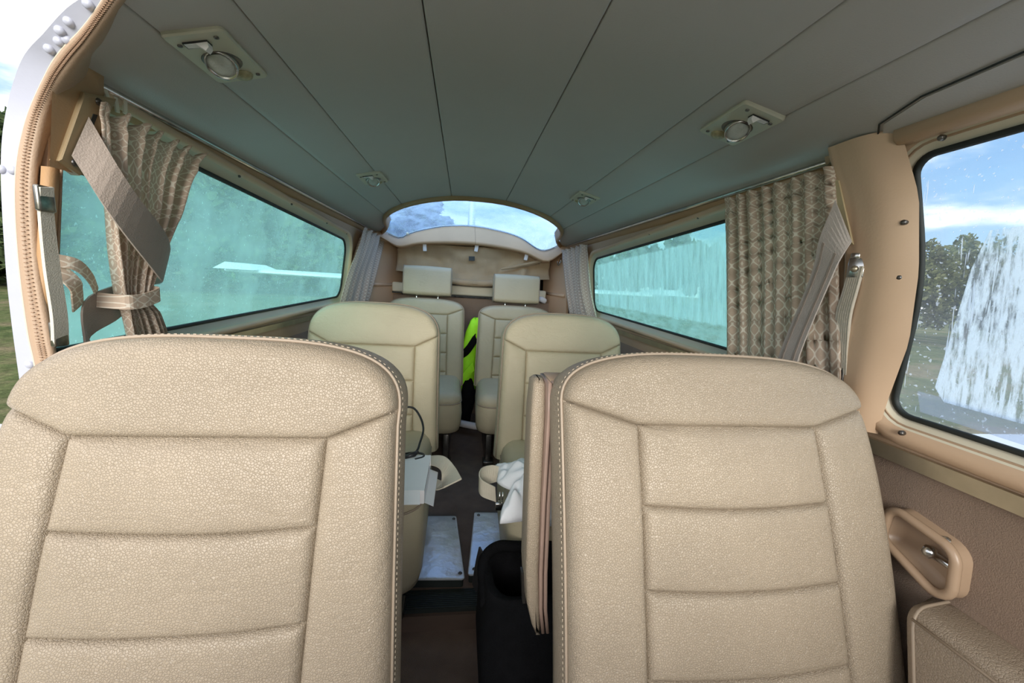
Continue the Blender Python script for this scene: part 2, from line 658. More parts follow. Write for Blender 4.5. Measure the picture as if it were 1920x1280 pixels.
gb = MB()
gb.grid(lambda a, b: Vector(((a - .5) * 360, (b - .5) * 360, -1.05 + .25 * noise.noise(Vector((a * 22, b * 22, 0))) * min(1, max(0, hypot(a - .5, b - .5) * 360 - 8) / 20))), 60, 60)
field = struct(gb.build('ground', GRASS))


def crown_mesh(seed, n, leaf=.28):
    rnd = random.Random(seed)
    clumps = []
    for _ in range(26):
        th, ph = rnd.uniform(0, 2 * pi), rnd.uniform(-.35, 1)
        r = rnd.uniform(.45, .95)
        q = sqrt(max(0, 1 - ph * ph * .8))
        clumps.append((Vector((cos(th) * q * r, sin(th) * q * r, ph * r)), rnd.uniform(.22, .40)))
    mb = MB()
    for _ in range(n):
        c, rr = rnd.choice(clumps)
        d = Vector((rnd.gauss(0, 1), rnd.gauss(0, 1), rnd.gauss(0, 1))).normalized()
        p = c + d * rr * rnd.uniform(.65, 1.05)
        p = Vector((p.x * 3.1, p.y * 3.1, p.z * 3.9))
        t = Vector((rnd.gauss(0, 1), rnd.gauss(0, 1), rnd.gauss(0, .6))).normalized()
        b = t.orthogonal().normalized()
        b = (b + t.cross(b) * rnd.uniform(-1, 1)).normalized()
        s = leaf * rnd.uniform(.6, 1.3)
        mb.add([p - t * s, p + b * s * .55, p + t * s, p - b * s * .55], [(0, 1, 2, 3)], False)
    return mb


crowns = [crown_mesh(k, (3600, 3600, 9000)[k], (.46, .46, .17)[k]).build('foliage', LEAF[k]) for k in range(3)]
for c in crowns:
    COL.objects.unlink(c)
tb = MB()
tb.tube([(0, 0, 0), (.08, .03, 1.6), (-.05, .06, 3.4), (.1, 0, 5.2)], [.24, .19, .15, .06], 10)
tb.tube([(-.02, .05, 2.6), (.7, .3, 3.9), (1.2, .4, 5)], [.1, .07, .03], 7)
tb.tube([(0, .05, 2.3), (-.8, -.2, 3.7), (-1.3, -.3, 4.8)], [.1, .07, .03], 7)
trunk0 = tb.build('trunk', BARK)
COL.objects.unlink(trunk0)


def tree(az, dist, h, k, label, group, wide=1.0, low=4.5):
    a = radians(az)
    x, y = CAM.x + dist * sin(a), dist * cos(a)
    t = thing('tree', label, 'tree', (x, y, -1.1), group)
    s = h / 8.3
    t.scale = (s * wide, s * wide, s)
    t.rotation_euler = (0, 0, random.uniform(0, 6.28))
    f = crowns[k].copy()
    COL.objects.link(f)
    f.parent = t
    f.location = (0, 0, low)
    f['kind'] = 'stuff'
    q = trunk0.copy()
    COL.objects.link(q)
    q.parent = t


J = random.uniform
for i in range(9):
    tree(-76 + 8 * i + J(-.6, .6), J(41, 43), J(10.2, 11.6), i % 2, 'broad dark leafy tree in the tall belt beyond the left windows', 'trees in the tall belt on the left', 1.05, 3.9)
for i in range(9):
    tree(-79 + 9 * i + J(-.5, .5), J(53, 55), J(13, 14.5), (i + 1) % 2, 'taller dark tree in the back row of the belt beyond the left windows', 'back row of trees on the left', .98, 3.9)
for i in range(13):
    tree(-76 + 5.4 * i + J(-.4, .4), J(33.4, 34.6), J(4.6, 5.6), i % 2, 'low bush at the foot of the tall belt on the left', 'bushes below the tall belt on the left', 1.25, 2.5)
for i, az in enumerate((-7, -1.5, 4, 9.5)):
    tree(az, J(55, 57), J(7, 8.2), i % 2, 'tree far behind the white tail of the aircraft', 'trees far behind the tail', .62, 3.6)
for i in range(5):
    tree(16 + 7 * i, J(46, 48), J(7.8, 9.0), i % 2, 'tree in the belt seen through the frosted right window', 'trees beyond the frosted right window', .66, 3.4)
for i in range(5):
    tree(19 + 7 * i, J(56, 58), J(8.6, 10.0), (i + 1) % 2, 'tree in the back row seen through the frosted right window', 'back row beyond the frosted right window', .66, 3.4)
for az, ds, h, w_, lab in ((53, 29, 6.5, .86, 'grey-green bushy tree nearest the right pillar, seen through the front right window'), (57, 37, 7.9, .80, 'grey-green bushy tree second from the right pillar, standing farther back'),
                           (61.5, 29, 6.1, .82, 'grey-green bushy tree third from the right pillar, partly behind the scored film'), (65.5, 37, 7.4, .60, 'grey-green bushy tree fourth from the right pillar, farther back behind the film'),
                           (70, 29, 6.2, .66, 'grey-green bushy tree at the right edge, farthest from the right pillar')):
    tree(az, ds, h, 2, lab, 'trees beyond the front right window', w_, 3.0)

# ------------------------------------------------------------------ the aircraft outside: wings, tail


def aerofoil(chord, thick, n=14):
    top, bot = [], []
    for i in range(n + 1):
        x = (1 - cos(pi * i / n)) / 2
        y = thick * 5 * (.2969 * sqrt(x) - .126 * x - .3516 * x * x + .2843 * x ** 3 - .1036 * x ** 4)
        top.append((x * chord, y * chord * 1.2))
        bot.append((x * chord, -y * chord * .8))
    return top[::-1] + bot[1:-1]


def surface(sections, th):
    """sections: (origin vector, chord, thickness axis)"""
    mb = MB()
    loops = []
    for o, ch, ax in sections:
        loops.append([Vector(o) + Vector((0, px, 0)) + Vector(ax) * pz for px, pz in aerofoil(ch, th)])
    mb.loft(loops)
    return mb


for s, side in ((-1, 'left'), (1, 'right')):
    w = thing('wing', 'white low aircraft wing outside the ' + ('open door on the left' if s < 0 else 'front right window'), 'wing', (s * .7, 1.2, -.03))
    mb = surface([((s * .66, .25, .0), 2.0, (0, 0, 1)), ((s * 2.4, .32, .05), 1.78, (0, 0, 1)), ((s * 5.0, .42, .14), 1.35, (0, 0, 1)), ((s * 5.15, .6, .15), .9, (0, 0, 1))], .12)
    mb.build('wing_skin', WINGM, w, world=True)
    fl = MB()
    for a, b in ((1.0, 2.4), (2.5, 4.6)):
        y0, y1 = 2.22 - .05 * a, 2.22 - .05 * b - .02
        fl.loft([[Vector((s * x, y - .40, z + .035)), Vector((s * x, y - .02, z - .002)), Vector((s * x, y - .02, z - .008)), Vector((s * x, y - .40, z + .025))] for x, y, z in ((a, y0, .02 + .03 * (a - .66)), (b, y1, .02 + .03 * (b - .66)))], smooth=False)
    fl.build('flap', WINGM, w, world=True)

tail = thing('aircraft_tail', 'white tail of the aircraft with fin and stabiliser behind the cabin', 'tail', (0, 4.3, .2))
mb = MB()
loops = []
for y, hw, zt, zb in ((2.9, .56, 1.02, .0), (3.4, .44, .98, .1), (4.0, .30, .92, .3), (4.6, .17, .88, .45), (5.0, .06, .84, .55)):
    loops.append([Vector((hw * cos(a) * (abs(cos(a)) ** -.25 if abs(cos(a)) > .02 else 1), y, (zt + zb) / 2 + (zt - zb) / 2 * sin(a))) for a in [2 * pi * k / 24 for k in range(24)]])
mb.loft(loops)
mb.build('tail_cone', WINGM, tail, world=True)
for s in (-1, 1):
    mb = surface([((s * .15, 3.95, .835), .80, (0, 0, 1)), ((s * 2.2, 4.05, .845), .62, (0, 0, 1)), ((s * 2.37, 4.12, .845), .45, (0, 0, 1))], .09)
    mb.build('stabiliser', WINGM, tail, world=True)
    mb = MB()
    mb.loft([[Vector((s * x, 3.93, .86)), Vector((s * x, 4.12, .875 + dz)), Vector((s * x, 4.45, .87 + dz)), Vector((s * x, 4.5, .85))] for x, dz in ((2.02, 0.0), (2.14, .045), (2.36, .05))], smooth=False)
    mb.build('tip_horn', WINGM, tail, world=True)
loops = []
for z, y, ch in ((.86, 3.9, 1.0), (1.5, 4.25, .75), (2.2, 4.6, .55)):
    loops.append([Vector((pz, y + px, z)) for px, pz in aerofoil(ch, .11)])
MB().loft(loops).build('fin', WINGM, tail, world=True)

# ------------------------------------------------------------------ floor


def slab(mbd, poly, z0, z1):
    n = len(poly)
    mbd.loft([[Vector((x, y, z0)) for x, y in poly], [Vector((x, y, z1)) for x, y in poly]], smooth=False)


mb = MB()
slab(mb, [(-.63, 1.0), (.63, 1.0), (.63, 3.0), (-.63, 3.0)], -.05, 0)
floor = struct(mb.build('floor', CARPET))
mb = MB()
slab(mb, [(-.63, -.35), (.63, -.35), (.63, .955), (-.63, .955)], -.11, -.06)
mb.build('front_carpet', CARPET, floor)
mb = MB()
slab(mb, [(-.63, .935), (.63, .935), (.63, .955), (-.63, .955)], -.10, -.012)
mb.build('step_riser', mat('brown_riser', (.085, .055, .04), .8, var=.1, vs=12), floor)
mb = MB()
slab(mb, [(-.63, .945), (.63, .945), (.63, 1.012), (-.63, 1.012)], -.05, .0)
for k in range(10):
    mb.box((0, .949 + k * .0066, .001), (1.24, .003, .003))
mb.build('ribbed_tread', BLACKR, floor)

# ------------------------------------------------------------------ side walls with window openings
WIN = [(.605, .762, .05), (1.89, .785, .055), (1.877, 1.036, .07), (.605, 1.092, .045)]
WINL = [(.570, .762, .05), (1.89, .785, .055), (1.877, 1.040, .07), (.570, 1.098, .045)]
FWIN = [(-.26, .728, .05), (.497, .738, .025), (.473, .94, .50), (.499, 1.106, .022), (-.26, 1.12, .05)]


def wallpt(s, y, z, off=0.0):
    return Vector((s * (wallx(z) + off), y, z))


def wall_slab(mbd, s, outer, holes, o0, o1):
    loops = [[Vector((y, z, 0)) for y, z in outer]] + [[Vector((y, z, 0)) for y, z in h] for h in holes]
    tri = tessellate_polygon(loops)
    flat = [p for lp in loops for p in lp]
    for o in (o0, o1):
        mbd.add([wallpt(s, p.x, p.y, o) for p in flat], [tuple(t) for t in tri], False)
    for lp in loops:
        n = len(lp)
        mbd.loft([[wallpt(s, p.x, p.y, o0) for p in lp], [wallpt(s, p.x, p.y, o1) for p in lp]], True, (False, False), False)


def ring(mbd, s, corners, prof, seg=6):
    """prof = list of (grow, offset from wall plane)"""
    lim = .590 if s < 0 else -9
    mbd.loft([[wallpt(s, max(y, lim + .0005 * o), z, o) for y, z in rpoly(corners, d, seg)] for d, o in prof], True, (False, False))


def pane(s, corners, off, th, m, name):
    lp = [(max(y, .588) if s < 0 else y, z) for y, z in rpoly(corners, .004)]
    mb = MB()
    mb.loft([[wallpt(s, y, z, off) for y, z in lp], [wallpt(s, y, z, off + th) for y, z in lp]], smooth=False)
    return mb.build(name, m)


walls = {}
for s, side in ((-1, 'left'), (1, 'right')):
    y_front = .585 if s < 0 else -.30
    outer = [(y_front, .655), (3.0, .655), (3.0, 1.14), (y_front, 1.14)]
    holes = [[(max(y, .589) if s < 0 else y, z) for y, z in rpoly(WINL if s < 0 else WIN, .02)]]
    if s > 0:
        holes.append(rpoly(FWIN, .012))
    mb = MB()
    wall_slab(mb, s, outer, holes, 0, .021)
    w = struct(mb.build('wall_' + side, TAN))
    walls[side] = w
    # lower panel
    mb = MB()
    yb = .59 if s < 0 else -.30
    mb.grid(lambda a, b: Vector((s * (wallx(b * .70) - .004 * sin(pi * b)), lerp(yb, 3.0, a), lerp(-.1, .70, b))), 20, 8)
    mb.grid(lambda a, b: Vector((s * (wallx(b * .70) + .03), lerp(yb, 3.0, a), lerp(-.1, .70, b))), 4, 4)
    mb.build('side_panel', CARPETW, w)
    # window surround: pale bevel and tan lip
    mb = MB()
    ring(mb, s, WINL if s < 0 else WIN, [(-.004, .014), (.014, .004), (.020, -.004)])
    mb.build('window_bevel', PALE, w)
    mb = MB()
    ring(mb, s, WINL if s < 0 else WIN, [(.019, -.002), (.021, -.010), (.027, -.014), (.034, -.011), (.037, .001)])
    mb.build('window_lip', TANL, w)
    # ochre valance strip under the headliner, two ridges on the sill
    mb = MB()
    y0 = .60
    mb.loft([[wallpt(s, y, 1.136, -.004), wallpt(s, y, 1.112, -.007), wallpt(s, y, 1.106, .002)] for y in [lerp(y0, 2.5, k / 12) for k in range(13)]], False)
    mb.build('valance', OCHRE, w)
    for zz, rr in ((.742, .006),):
        mb = MB()
        mb.tube([wallpt(s, y, zz + .004 * (y - .6), -.002) for y in [lerp(.6, 2.0, k / 8) for k in range(9)]], rr, 8)
        mb.build('sill_ridge', TANL, w)
    mb = MB()
    mb.loft([[wallpt(s, y, .731, -.003), wallpt(s, y, .731, -.008), wallpt(s, y, .714, -.008), wallpt(s, y, .714, -.003)] for y in (.60, 1.3, 2.0, 2.45)], smooth=False)
    mb.build('metal_strip', DULLM, w)
    # screws on the surround
    for yy in (.75, .98, 1.25, 1.55, 1.8):
        mb = MB()
        p = wallpt(s, yy, 1.112 - .04 * (yy - .6), -.009)
        mb.lathe([(.0001, .002), (.002, .0018), (.003, .0004), (.003, -.002)], Matrix.Translation(p) @ Matrix.Rotation(-s * pi / 2, 4, 'Y'), 8)
        mb.build('screw', STEELD, w)
    # rear cabin side panel with a ledge
    mb = MB()
    xe = -.44 if s < 0 else .485
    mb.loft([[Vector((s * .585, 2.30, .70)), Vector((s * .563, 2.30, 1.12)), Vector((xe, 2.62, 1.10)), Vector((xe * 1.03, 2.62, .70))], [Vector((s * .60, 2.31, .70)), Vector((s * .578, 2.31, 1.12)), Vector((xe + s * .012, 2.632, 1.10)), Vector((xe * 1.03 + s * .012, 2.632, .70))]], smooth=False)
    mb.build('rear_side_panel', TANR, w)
    mb = MB()
    mb.tube([(s * .568, 2.32, .838), (lerp(s * .575, xe * 1.02, .5), 2.46, .839), (xe * 1.015, 2.62, .841)], .010, 8)
    mb.build('rear_ledge', TANL, w)
    mb = MB()
    mb.tube([(s * .556, 2.32, 1.106), (xe, 2.61, 1.096)], .011, 8)
    mb.build('upper_ledge', TANL, w)

# right wall only: front window surround, pillar cover, front trim
w = walls['right']
mb = MB()
ring(mb, 1, FWIN, [(.017, -.002), (.022, -.008), (.030, -.012), (.040, -.011), (.046, .001)])
mb.build('front_window_surround', TANL, w)
mb = MB()
ring(mb, 1, FWIN, [(.002, .012), (.010, .004), (.018, -.003)])
mb.build('front_window_bevel', CREAM, w)
mb = MB()


def pil(a, b):
    z = lerp(.70, 1.142, b)
    yr = interp([(.70, .575), (.80, .574), (.96, .578), (1.05, .585), (1.10, .607), (1.145, .612)], z)
    yf = interp([(.70, .500), (.75, .492), (.85, .470), (.95, .467), (1.05, .476), (1.10, .492), (1.145, .50)], z)
    y = lerp(yr, yf, a)
    d = .030 * min(1, sin(pi * min(a * 1.25, .5)) * 1.0) if a < .4 else .030 * (1 - max(0, (a - .55) / .45) ** 2.2 * .75)
    d += .006 * exp(-((a - .22) / .07) ** 2)
    d += .010 * max(0, (b - .9) / .1)
    return wallpt(1, y, z, -d + (.012 if a < .001 else 0))


mb.grid(pil, 26, 22)
mb.build('pillar_cover', TANL, w)
mb = MB()   # lip above the pillar that overlaps the headliner
mb.loft([[Vector((x, y, z + dz)) for dz, x in ((.0, .560), (.014, .553), (.018, .545), (.012, .540), (-.002, .545))] for y, z in ((.612, 1.128), (.60, 1.134), (.55, 1.136), (.50, 1.128))], smooth=True)
mb.build('pillar_cap', TANL, w)
mb = MB()
mb.loft([[wallpt(1, y, .690, -.004), wallpt(1, y, .690, -.012), wallpt(1, y, .668, -.012), wallpt(1, y, .668, -.004)] for y in (-.3, .1, .56)], smooth=False)
mb.build('metal_strip', DULLM, w)
mb = MB()
mb.tube([wallpt(1, y, 1.136, -.012) for y in (-.3, 0, .3, .50)], .016, 10)
mb.build('window_header', TANL, w)
for yy, zz, of in ((.455, 1.116, -.012), (.484, 1.016, -.018), (.483, .941, -.018), (.492, .855, -.018), (.509, .754, -.018), (.465, .716, -.012), (.30, .712, -.012)):
    mb = MB()
    mb.lathe([(.0001, .003), (.0025, .0026), (.0038, .0008), (.0038, -.004)], Matrix.Translation(wallpt(1, yy, zz, of)) @ Matrix.Rotation(-pi / 2, 4, 'Y'), 10)
    mb.build('screw', STEELD, w)

# window panes
w1 = struct(pane(-1, WINL, .014, .004, GL_LEFT, 'window_1'))
w2 = struct(pane(1, WIN, .014, .004, GL_RIGHT, 'window_2'))
w3 = struct(pane(1, FWIN, .012, .004, GL_FRONT, 'window_3'))
for s, p, cs, off in ((-1, w1, WINL, .013), (1, w2, WIN, .013), (1, w3, FWIN, .011)):
    mb = MB()
    g = .004
    ring(mb, s, cs, [(.004, off + .001), (.003, off - .005), (-g + .001, off - .005), (-g, off + .001)])
    mb.build('gasket', BLACKR, p)
# film with scored frost lying on the outside of the front pane, and a clear strip along its foot
mb = MB()
fp = [(-.22, .755), (.44, .772), (.452, .79), (.428, .955), (.415, 1.0), (-.22, 1.03)]
mb.loft([[wallpt(1, y, z, .0185) for y, z in fp], [wallpt(1, y, z, .0195) for y, z in fp]], smooth=False)
mb.build('scored_film', GL_FILM, w3)
mb = MB()
fp = [(.10, .735), (.468, .748), (.474, .778), (.10, .766)]
mb.loft([[wallpt(1, y, z, .021) for y, z in fp], [wallpt(1, y, z, .023) for y, z in fp]], smooth=False)
mb.build('clear_strip', GL_STRIP, w3)

# ------------------------------------------------------------------ unseen instrument panel behind the viewer, added to cut light on the front seats
mb = MB()
mb.loft([[Vector((x, -.36, -.1)), Vector((x, -.33, .56)), Vector((x, -.30, .63)), Vector((x, -.40, .66)), Vector((x, -.80, .62)), Vector((x, -.80, -.1))] for x in (-.62, -.3, 0, .3, .62)], smooth=False)
wf = struct(mb.build('wall_front_blocker', BLACKP))
# ------------------------------------------------------------------ headliner


def cz(x):
    return 1.226 - .094 * (abs(x) / .56) ** 2.2


YE = [(0, 1.60), (.1, 1.61), (.21, 1.655), (.30, 1.72), (.36, 1.785), (.40, 1.85), (.44, 1.95), (.465, 2.08), (.48, 2.2), (.52, 2.32), (.56, 2.40)]
CY0 = -.40  # headliner extended forward out of view to hold back high sky light


DOOR_EDGE = [(-.62, .62), (-.545, .605), (-.52, .588), (-.49, .569), (-.452, .537), (-.43, .516), (-.38, .455), (-.33, .34), (-.30, .10), (-.29, CY0)]


def door_y(x):
    """front edge of the headliner: on the left it is cut out for the open door"""
    return interp(DOOR_EDGE, x)


mb = MB()
mb.grid(lambda a, b: Vector((lerp(-.565, .565, a), lerp(door_y(lerp(-.565, .565, a)), interp(YE, abs(lerp(-.565, .565, a))), b), cz(lerp(-.565, .565, a)) + .008)), 60, 30)
mb.grid(lambda a, b: Vector((lerp(-.60, .60, a), lerp(door_y(lerp(-.60, .60, a)) + .012, interp(YE, abs(lerp(-.60, .60, a))), b), cz(lerp(-.60, .60, a)) + .022)), 60, 30)
ceiling = struct(mb.build('ceiling', CEIL))
SEAMS = [-.562, -.428, -.322, -.109, .109, .322, .428, .562]
for x0, x1 in zip(SEAMS, SEAMS[1:]):
    mb = MB()
    us = [0, .003, .008, .02] + [k / 8 for k in range(1, 8)] + [.98, .992, .997, 1]

    def strip(a, b):
        x = lerp(x0 + .0004, x1 - .0004, a)
        y0 = door_y(x)
        y = lerp(y0, interp(YE, abs(x)), b)
        e = min(a, 1 - a) * (x1 - x0)
        z = cz(x) + (.004 * (1 - min(1, e / .0016)) ** 2) - .0012 * sin(pi * a)
        return Vector((x, y, z))
    if x0 < -.5:
        mb.grid(lambda a, b: strip(a, b), 0, 20, us=us)
    elif x1 < -.42:
        mb.grid(lambda a, b: strip(a, b), 0, 30, us=us)
    else:
        mb.grid(lambda a, b: strip(a, b), 0, 30, us=us)
    mb.build('headliner_panel', CEIL, ceiling)
# small separate headliner piece over the front right window
mb = MB()
pts = [(.556, .535), (.515, .50), (.497, .44), (.49, .30), (.487, -.14), (.556, -.14)]
mb.loft([[Vector((x, y, cz(x) - .0005)) for x, y in pts], [Vector((x, y, cz(x) - .003)) for x, y in pts]], smooth=False)
mb.build('headliner_corner', CEIL, ceiling)
mb = MB()
mb.tube([(x, y, cz(x) - .003) for x, y in ((.556, .541), (.512, .504), (.493, .442), (.486, .30), (.483, -.14))], .0012, 6)
mb.build('gap_shadow_strip', BLACKR, ceiling)

# ------------------------------------------------------------------ rear window and its ledge
half = [(0, 1.60), (.1, 1.61), (.21, 1.655), (.30, 1.72), (.36, 1.785), (.40, 1.85), (.44, 1.95), (.465, 2.08), (.48, 2.2), (.508, 2.30), (.545, 2.36)]
arch = [(-x, y) for x, y in half[::-1]] + half[1:]
archv = catmull([(x, y, cz(x)) for x, y in arch], 4)
na = len(archv)
cen = Vector((0, 2.15, 1.2))


def inw(p, k):
    """move an arch point towards the opening by k"""
    d = Vector((-p.x * .9, (2.2 - p.y) * .9 if p.y < 2.2 else 0, 0))
    if d.length < 1e-6:
        d = Vector((0, 1, 0))
    return p + d.normalized() * k


B_ = [(-.545, 2.37, 1.150), (-.437, 2.40, 1.113), (-.385, 2.40, 1.138), (-.30, 2.40, 1.170), (-.16, 2.40, 1.203), (0, 2.40, 1.214), (.17, 2.40, 1.196), (.29, 2.40, 1.165), (.425, 2.40, 1.100), (.545, 2.37, 1.150)]
Bv = catmull(B_, 4)


def resample(P, n):
    ln = [0]
    for a, b in zip(P, P[1:]):
        ln.append(ln[-1] + (b - a).length)
    out = []
    j = 0
    for k in range(n):
        d = ln[-1] * k / (n - 1)
        while j < len(P) - 2 and ln[j + 1] < d:
            j += 1
        t = (d - ln[j]) / max(1e-9, ln[j + 1] - ln[j])
        out.append(P[j].lerp(P[j + 1], min(1, max(0, t))))
    return out


A1 = resample(archv, 41)
A2 = [inw(p, .030) + Vector((0, 0, .030)) for p in A1]
B1 = resample(Bv, 41)
mb = MB()


def rw(a, b):
    i = min(40, int(round(a * 40)))
    p, q = A2[i], B1[i]
    m = p.lerp(q, b)
    m.z += .035 * sin(pi * b)
    return m


mb.grid(rw, 40, 10)
win4 = struct(mb.build('window_4', GL_REAR))
md = win4.modifiers.new('thick', 'SOLIDIFY')
md.thickness = .003
mb = MB()
loops = []
for i, p in enumerate(A1):
    loops.append([p + Vector((0, 0, .006)), p + Vector((0, 0, -.008)), inw(p, .005) + Vector((0, 0, -.017)), inw(p, .013) + Vector((0, 0, -.017)), inw(p, .020) + Vector((0, 0, -.006)), inw(p, .026) + Vector((0, 0, .015)), A2[i] + Vector((0, 0, .004))])
mb.loft(loops, False)
trim1 = struct(mb.build('trim_1', OCHRE))
# ledge below the rear window, two halves that butt in the middle
D_ = [(-.565, 2.29, 1.128), (-.50, 2.33, 1.094), (-.425, 2.36, 1.062), (-.30, 2.36, 1.092), (0, 2.36, 1.110), (.29, 2.36, 1.085), (.44, 2.36, 1.036), (.50, 2.33, 1.066), (.565, 2.29, 1.128)]
D1 = resample(catmull(D_, 6), 41)


def ledge(i0, i1):
    mb = MB()
    loops = []
    for i in range(i0, i1 + 1):
        b, d = B1[i], D1[i]
        loops.append([b + Vector((0, .006, .004)), b + Vector((0, -.012, -.003)), b.lerp(d, .22) + Vector((0, -.014, .0)), b.lerp(d, .85) + Vector((0, -.016, 0)), d + Vector((0, -.008, 0)), d + Vector((0, .04, -.004)), d + Vector((0, .62, -.012))])
    mb.loft(loops, False)
    return mb


LEDGE = mat('tan_ledge_vinyl', (.56, .365, .215), .5, var=.08, vs=6, bump=.1, bs=400)
trim2 = struct(ledge(0, 20).build('trim_2', LEDGE))
mb = ledge(20, 40)
for q in mb.v:
    q.x += .0012
mb.build('ledge_half', LEDGE, trim2)
mb = MB()
mb.tube([p + Vector((.0006, .004, 0)) for p in (B1[20], B1[20].lerp(D1[20], .5), D1[20])], .006, 6)
mb.build('ledge_joint', BLACKR, trim2)
mb = MB()
mb.tube([p + Vector((0, -.010, .006)) for p in B1], .0028, 6)
mb.build('window_seal', PALE, trim2)
mb = MB()
mb.tube([p + Vector((0, -.014, .001)) for p in B1[2:39]], .0012, 5)
mb.build('seal_wire', BLACKR, trim2)
mb = MB()
mb.lathe([(.0001, .006), (.006, .005), (.0085, 0), (.0085, -.004)], Matrix.Translation((-.385, 2.372, 1.143)) @ Matrix.Rotation(pi / 2, 4, 'X'), 14)
mb.build('seal_knob', CREAM, trim2)

# rear bulkhead: carpeted lower panel, cream beam, dark back wall
mb = MB()
mb.box((0, 2.98, .55), (1.26, .03, 1.16))
wb = struct(mb.build('wall_back', mat('dark_brown_bulkhead', (.05, .033, .022), .9, var=.2, vs=6)))
mb = MB()
mb.box((0, 2.54, .385), (1.22, .03, .79), bev=.004)
mb.build('carpet_panel', CARPETW, wb)
mb = MB()
mb.box((0, 2.515, .828), (.98, .06, .060), bev=.010)
mb.build('cross_beam', CREAM, wb)
mb = MB()
mb.box((0, 2.515, .795), (.98, .03, .010))
mb.build('beam_gap', BLACKR, wb)
for s in (-1, 1):
    mb = MB()
    mb.box((s * .54, 2.12, .712), (.12, .74, .016), bev=.003)
    mb.build('side_shelf', mat('grey_shelf', (.20, .19, .18), .6, var=.15, vs=12), wb)
mb = MB()   # soft white corner of padding beside the right rear seat
mb.box((.455, 2.42, .80), (.05, .05, .035), Matrix.Rotation(.4, 3, 'Y'), bev=.012)
mb.build('padding_corner', WCLIP, wb)

# ------------------------------------------------------------------ open door frame on the left (door_1)
J_OUT = [(-.628, .575, .3), (-.63, .575, .7), (-.63, .575, .82), (-.627, .575, .9), (-.619, .575, 1.0), (-.606, .575, 1.065), (-.566, .557, 1.118), (-.524, .539, 1.142), (-.487, .524, 1.162), (-.448, .51, 1.178), (-.382, .47, 1.199)]
J_IN = [(-.600, .575, .3), (-.604, .575, .7), (-.609, .575, .8), (-.608, .575, .9), (-.600, .575, .99), (-.582, .575, 1.055), (-.543, .563, 1.108), (-.513, .549, 1.129), (-.481, .536, 1.146), (-.449, .521, 1.165), (-.391, .48, 1.186)]
W_IN = [(-.577, .575, .3), (-.578, .575, .7), (-.581, .575, .79), (-.585, .575, .88), (-.579, .575, .98), (-.563, .575, 1.05), (-.543, .574, 1.092), (-.506, .557, 1.118), (-.477, .544, 1.136), (-.438, .525, 1.16), (-.375, .485, 1.182)]
W_BK = [(-.590, .588, .3), (-.592, .588, .7), (-.596, .588, .79), (-.598, .588, .88), (-.592, .588, .98), (-.572, .592, 1.05), (-.551, .610, 1.11), (-.52, .595, 1.149), (-.488, .574, 1.160), (-.44, .532, 1.174), (-.375, .46, 1.192)]


jo, ji, wi, wk = (catmull(t_, 6) for t_ in (J_OUT, J_IN, W_IN, W_BK))
Y_ = Vector((0, 1, 0))
mb = MB()
mb.loft([[a + Vector((.004, .022, .006)), a + Y_ * .005, a + Vector((.002, -.0005, 0)), b + Vector((.006, -.0015, .001)), b + Vector((.006, .004, .004))] for a, b in zip(jo, ji)], False)
door = struct(mb.build('door_1', WHITE))
smooth_by(door, 50)
mb = MB()
mb.loft([[a + Y_ * -.002, a.lerp(b, .12) + Y_ * -.006, a.lerp(b, .40) + Y_ * -.009, a.lerp(b, .60) + Y_ * -.008, a.lerp(b, .64) + Y_ * -.0055, a.lerp(b, .68) + Y_ * -.008,
          a.lerp(b, .9) + Y_ * -.007, b + Y_ * -.003, b.lerp(c, .5), c] for a, b, c in zip(ji, wi, wk)], False)
mb.build('leather_welt', mat('brown_welt_leather', (.41, .285, .19), .5, var=.08, vs=8, bump=.15, bs=400), door)
for fr in (.55, .73):
    mb = MB()
    for i in range(0, len(ji) - 1):
        for k in range(3):
            t = (k + .5) / 3
            c = ji[i].lerp(ji[i + 1], t).lerp(wi[i].lerp(wi[i + 1], t), fr) + Y_ * -.0086
            mb.box(c, (.0030, .0016, .0010))
    mb.build('stitching', mat('brown_thread', (.27, .165, .10), .8), door, kind='stuff')
mb = MB()
mb.tube([a + Vector((.001, -.003, 0)) for a in ji], .0018, 6)
mb.build('edge_bead', PALE, door)
for x, y, z in ((-.459, .518, 1.167), (-.489, .53, 1.153), (-.503, .535, 1.145), (-.511, .542, 1.137), (-.501, .54, 1.139), (-.526, .547, 1.13), (-.571, .57, 1.096), (-.604, .574, .998), (-.616, .574, .998), (-.613, .574, .752), (-.617, .574, .60)):
    mb = MB()
    mb.lathe([(.0001, .0032), (.003, .0027), (.0045, .0014), (.0052, 0), (.0052, -.006)], Matrix.Translation((x, y - .0005, z)) @ Matrix.Rotation(pi / 2, 4, 'X'), 12)
    mb.build('rivet', WHITE, door)
# left door pillar trim between the welt and the window, with a scalloped foot
mb = MB()


def lpil(a, b):
    z = lerp(1.005, 1.14, b)
    y = lerp(.566, lerp(.648, .64, b) if b > .15 else .636, a)
    return wallpt(-1, y, z, -.020 * min(1, 12 * (1 - a) + .1) - .001)


mb.grid(lpil, 8, 8)
mb.build('pillar_trim', OCHRE, walls['left'])
mb = MB()
mb.loft([[wallpt(-1, y, z, -.006), wallpt(-1, y, z, -.016), wallpt(-1, y + .012, z, -.016), wallpt(-1, y + .012, z, .004)] for y, z in ((.572, 1.006), (.570, .90), (.574, .78), (.578, .70))], smooth=True)
mb.build('pillar_post', OCHRE, walls['left'])

